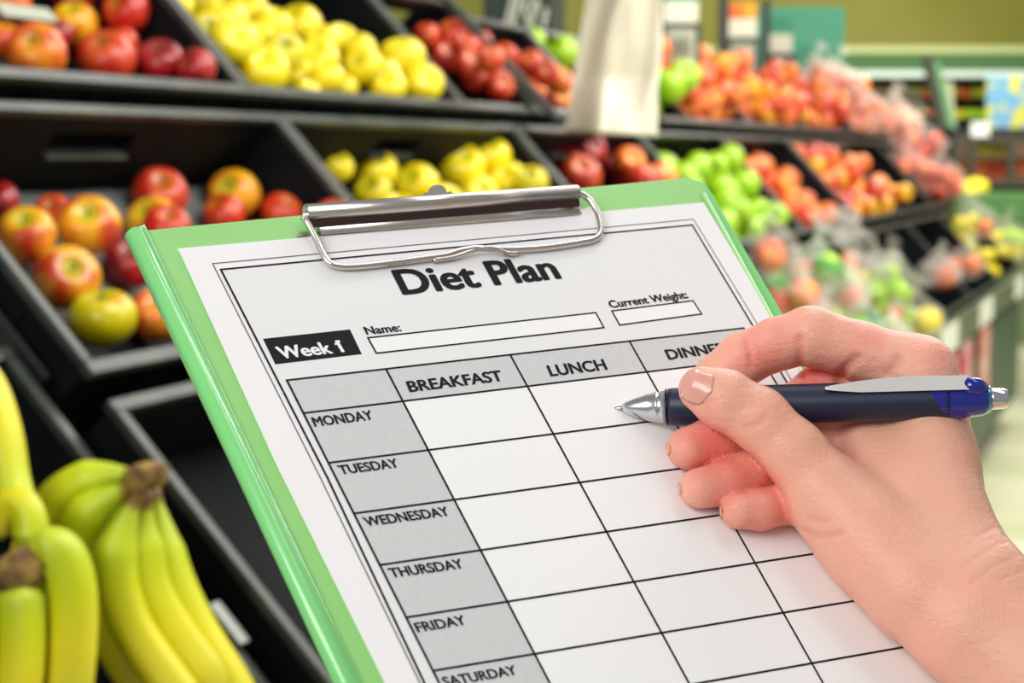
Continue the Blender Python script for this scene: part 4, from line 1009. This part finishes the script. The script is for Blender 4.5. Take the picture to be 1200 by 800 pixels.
# creases and wrinkles cut as shallow grooves along short lines on the visible side
CREASES = []
def groove(pts, width, depth):
    global fld
    m_ = 1e3
    fine = [(p[0]+(q[0]-p[0])*k/3, p[1]+(q[1]-p[1])*k/3) for p, q in zip(pts[:-1], pts[1:]) for k in range(3)]+[pts[-1][:2]]
    P3 = [PC(x, y, z) for x, y, z in [(x, y, march(x, y)) for x, y in fine] if z is not None]
    for p, q in zip(P3[:-1], P3[1:]): m_ = np.minimum(m_, cone(p, q, 0, 0))
    if isinstance(m_, float): return
    CREASES.append((P3, width*.8, min(.55, depth*.35)))
    fld = fld+depth*np.exp(-(m_/width)**2).astype(np.float32)
for g_, wd, dp in HAND['creases']: groove(g_, wd, dp)
def surface_nets(Fv):
    ins = Fv < 0
    c = np.zeros(tuple(n-1 for n in Fv.shape), np.int8)
    for dx in (0, 1):
        for dy in (0, 1):
            for dz in (0, 1): c += ins[dx:dx+Fv.shape[0]-1, dy:dy+Fv.shape[1]-1, dz:dz+Fv.shape[2]-1]
    act = (c > 0) & (c < 8); idx = np.argwhere(act); num = -np.ones(act.shape, np.int32); num[act] = np.arange(len(idx))
    S = np.zeros((len(idx), 3)); K = np.zeros(len(idx)); cor = [(a, b_, c_) for a in (0, 1) for b_ in (0, 1) for c_ in (0, 1)]
    vals = {q: Fv[idx[:, 0]+q[0], idx[:, 1]+q[1], idx[:, 2]+q[2]] for q in cor}
    for q in cor:
        for ax_ in range(3):
            if q[ax_] == 0:
                q2 = list(q); q2[ax_] = 1; q2 = tuple(q2); v0, v1 = vals[q], vals[q2]; m_ = (v0 < 0) != (v1 < 0)
                t = np.where(m_, v0/np.where(m_, v0-v1, 1), 0); P = np.array(q, float)[None, :].repeat(len(idx), 0); P[:, ax_] += t
                S[m_] += P[m_]; K[m_] += 1
    V = idx+S/K[:, None]; Q = []
    for ax_ in range(3):
        o1, o2 = [(1, 2), (2, 0), (0, 1)][ax_]
        sl0 = [slice(None)]*3; sl1 = [slice(None)]*3; sl0[ax_] = slice(0, -1); sl1[ax_] = slice(1, None)
        a_ = ins[tuple(sl0)]; b_ = ins[tuple(sl1)]; e_ = np.argwhere(a_ != b_)
        e_ = e_[(e_[:, o1] > 0) & (e_[:, o2] > 0) & (e_[:, o1] < act.shape[o1]) & (e_[:, o2] < act.shape[o2])]
        fl = a_[e_[:, 0], e_[:, 1], e_[:, 2]]
        def n_(d1, d2): t = e_.copy(); t[:, o1] -= d1; t[:, o2] -= d2; return num[t[:, 0], t[:, 1], t[:, 2]]
        q = np.stack([n_(1, 1), n_(0, 1), n_(0, 0), n_(1, 0)], 1); q[~fl] = q[~fl][:, ::-1]; Q.append(q)
    return V, np.concatenate(Q)
for q in range(3):
    sl = [slice(None)]*3
    for e_ in (0, -1): sl[q] = e_; fld[tuple(sl)] = np.maximum(fld[tuple(sl)], .4)
V, Q = surface_nets(fld)
Vc = V*VOX+np.array([X0, Y0_, Z0])
hand_o = c2w(PC(1000, 560, 540))
Vw = c2w(Vc)-hand_o
me = bpy.data.meshes.new('hand'); me.vertices.add(len(Vw)); me.vertices.foreach_set('co', Vw.astype(np.float32).ravel())
me.loops.add(len(Q)*4); me.loops.foreach_set('vertex_index', Q.astype(np.int32).ravel()); me.polygons.add(len(Q))
me.polygons.foreach_set('loop_start', np.arange(0, len(Q)*4, 4, dtype=np.int32)); me.update(calc_edges=True); me.validate()
me.polygons.foreach_set('use_smooth', [True]*len(me.polygons))
# redness mask: fingertips, knuckles and folds are redder than the back of the hand
red = np.zeros(len(Vc))
for x, y, z, r, a_ in HAND['red']:
    d = np.linalg.norm(Vc-PC(x, y, z), axis=1); red = np.maximum(red, .8*a_*np.exp(-(d/r)**2))
ra = me.attributes.new('redness', 'FLOAT', 'POINT'); ra.data.foreach_set('value', red.astype(np.float32))
cm = np.zeros(len(Vc))
for P3, wd, dp in CREASES:
    for p, q in zip(P3[:-1], P3[1:]):
        d_ = q-p; h_ = np.clip(((Vc-p)@d_)/(d_@d_), 0, 1); dist = np.linalg.norm(Vc-p-h_[:, None]*d_, axis=1); cm = np.maximum(cm, dp*np.exp(-(dist/wd)**2))
ca_ = me.attributes.new('crease', 'FLOAT', 'POINT'); ca_.data.foreach_set('value', cm.astype(np.float32))
mskin = mat('skin', srgb(226, 170, 148), .42, **{'Subsurface Weight': .22, 'Subsurface Radius': (.010, .004, .002), 'Subsurface Scale': 1.0, 'Specular IOR Level': .35})
nt = mskin.node_tree; N = nt.nodes; Lk = nt.links; bs = N['Principled BSDF']
tc = N.new('ShaderNodeTexCoord'); n1 = N.new('ShaderNodeTexNoise'); n1.inputs['Scale'].default_value = 90; n1.inputs['Detail'].default_value = 5; Lk.new(tc.outputs['Object'], n1.inputs[0])
at3 = N.new('ShaderNodeAttribute'); at3.attribute_name = 'redness'
ad = N.new('ShaderNodeMath'); ad.operation = 'MULTIPLY_ADD'; ad.inputs[1].default_value = .55; Lk.new(n1.outputs['Fac'], ad.inputs[0]); Lk.new(at3.outputs['Fac'], ad.inputs[2])
rp = N.new('ShaderNodeValToRGB'); e = rp.color_ramp.elements; e[0].position = .16; e[0].color = srgb(230, 176, 150); e[1].position = 1.15; e[1].color = srgb(234, 112, 106)
q = e.new(.5); q.color = srgb(246, 178, 156)
e[-1].position = 1.0
Lk.new(ad.outputs[0], rp.inputs[0]); at5 = N.new('ShaderNodeAttribute'); at5.attribute_name = 'crease'
mxc = N.new('ShaderNodeMix'); mxc.data_type = 'RGBA'; mxc.inputs[7].default_value = srgb(205, 70, 60); Lk.new(at5.outputs['Fac'], mxc.inputs[0]); Lk.new(rp.outputs[0], mxc.inputs[6]); Lk.new(mxc.outputs[2], bs.inputs['Base Color'])
vo = N.new('ShaderNodeTexVoronoi'); vo.inputs['Scale'].default_value = 900; Lk.new(tc.outputs['Object'], vo.inputs['Vector'])
n2 = N.new('ShaderNodeTexNoise'); n2.inputs['Scale'].default_value = 380; n2.inputs['Detail'].default_value = 4
mpz = N.new('ShaderNodeMapping'); mpz.inputs['Rotation'].default_value = (0, .5, 0); mpz.inputs['Scale'].default_value = (.5, 1, 1.7); Lk.new(tc.outputs['Object'], mpz.inputs[0]); Lk.new(mpz.outputs[0], n2.inputs[0])
adx = N.new('ShaderNodeMath'); adx.operation = 'MULTIPLY_ADD'; adx.inputs[1].default_value = .35; Lk.new(vo.outputs['Distance'], adx.inputs[0]); Lk.new(n2.outputs['Fac'], adx.inputs[2])
bp = N.new('ShaderNodeBump'); bp.inputs['Strength'].default_value = .45; bp.inputs['Distance'].default_value = .0008; Lk.new(adx.outputs[0], bp.inputs['Height']); Lk.new(bp.outputs[0], bs.inputs['Normal'])
hand = link('hand', me, mskin); hand.location = hand_o
tag(hand, 'right hand of a person writing, thumb and index finger pinching the pen', 'hand')
md = hand.modifiers.new('smooth', 'SMOOTH'); md.factor = .5; md.iterations = 2

# nails laid on the field surface
def nail(corners, zguess, nm, m, lift=.35, n=10, bulge=0.0):
    # corners: base-left, base-right, tip-right, tip-left in the picture; rounded ends
    (bl_, br_, tr_, tl_) = [np.array(c, float) for c in corners]; grid = []
    for j in range(n+1):
        v = j/n
        for i in range(n+1):
            u = i/n; 
            sh = .5-.5*math.sqrt(max(0, 1-(2*abs(v-.5))**4)); uu = sh+(1-2*sh)*u
            p = (bl_*(1-uu)+br_*uu)*(1-v)+(tl_*(1-uu)+tr_*uu)*v; z = march(*p); grid.append((p[0], p[1], z))
    zs = [g_[2] for g_ in grid if g_[2] is not None]
    if not zs: return
    zf = max(zs); V = []
    for x, y, z in grid: V.append(c2w(PC(x, y, (z if z is not None else zf)-lift))-hand_o)
    F = [(j*(n+1)+i, j*(n+1)+i+1, (j+1)*(n+1)+i+1, (j+1)*(n+1)+i) for j in range(n) for i in range(n)]
    o = link(nm, mesh(nm, V, F, True), m, hand); sd = o.modifiers.new('thickness', 'SOLIDIFY'); sd.thickness = .0005; sd.offset = 0
    return o
mnail = mat('nail_plate', srgb(232, 168, 152), .25, **{'Subsurface Weight': .2, 'Subsurface Radius': (.004, .002, .001), 'Coat Weight': .35})
mtipn = mat('nail_tip', srgb(234, 168, 150), .3)
nail([(843, 440), (824, 477), (794, 466), (803, 431)], 530, 'thumb_nail', mnail)
for crn, nm in (([(784, 515), (786, 530), (782, 536), (780, 523)], 'middle_nail'), ([(797, 564), (799, 577), (796, 582), (794, 570)], 'ring_nail'), ([(845, 591), (848, 603), (844, 607), (842, 598)], 'little_nail')):
    nail(crn, 540, nm, mtipn, .25, 6)
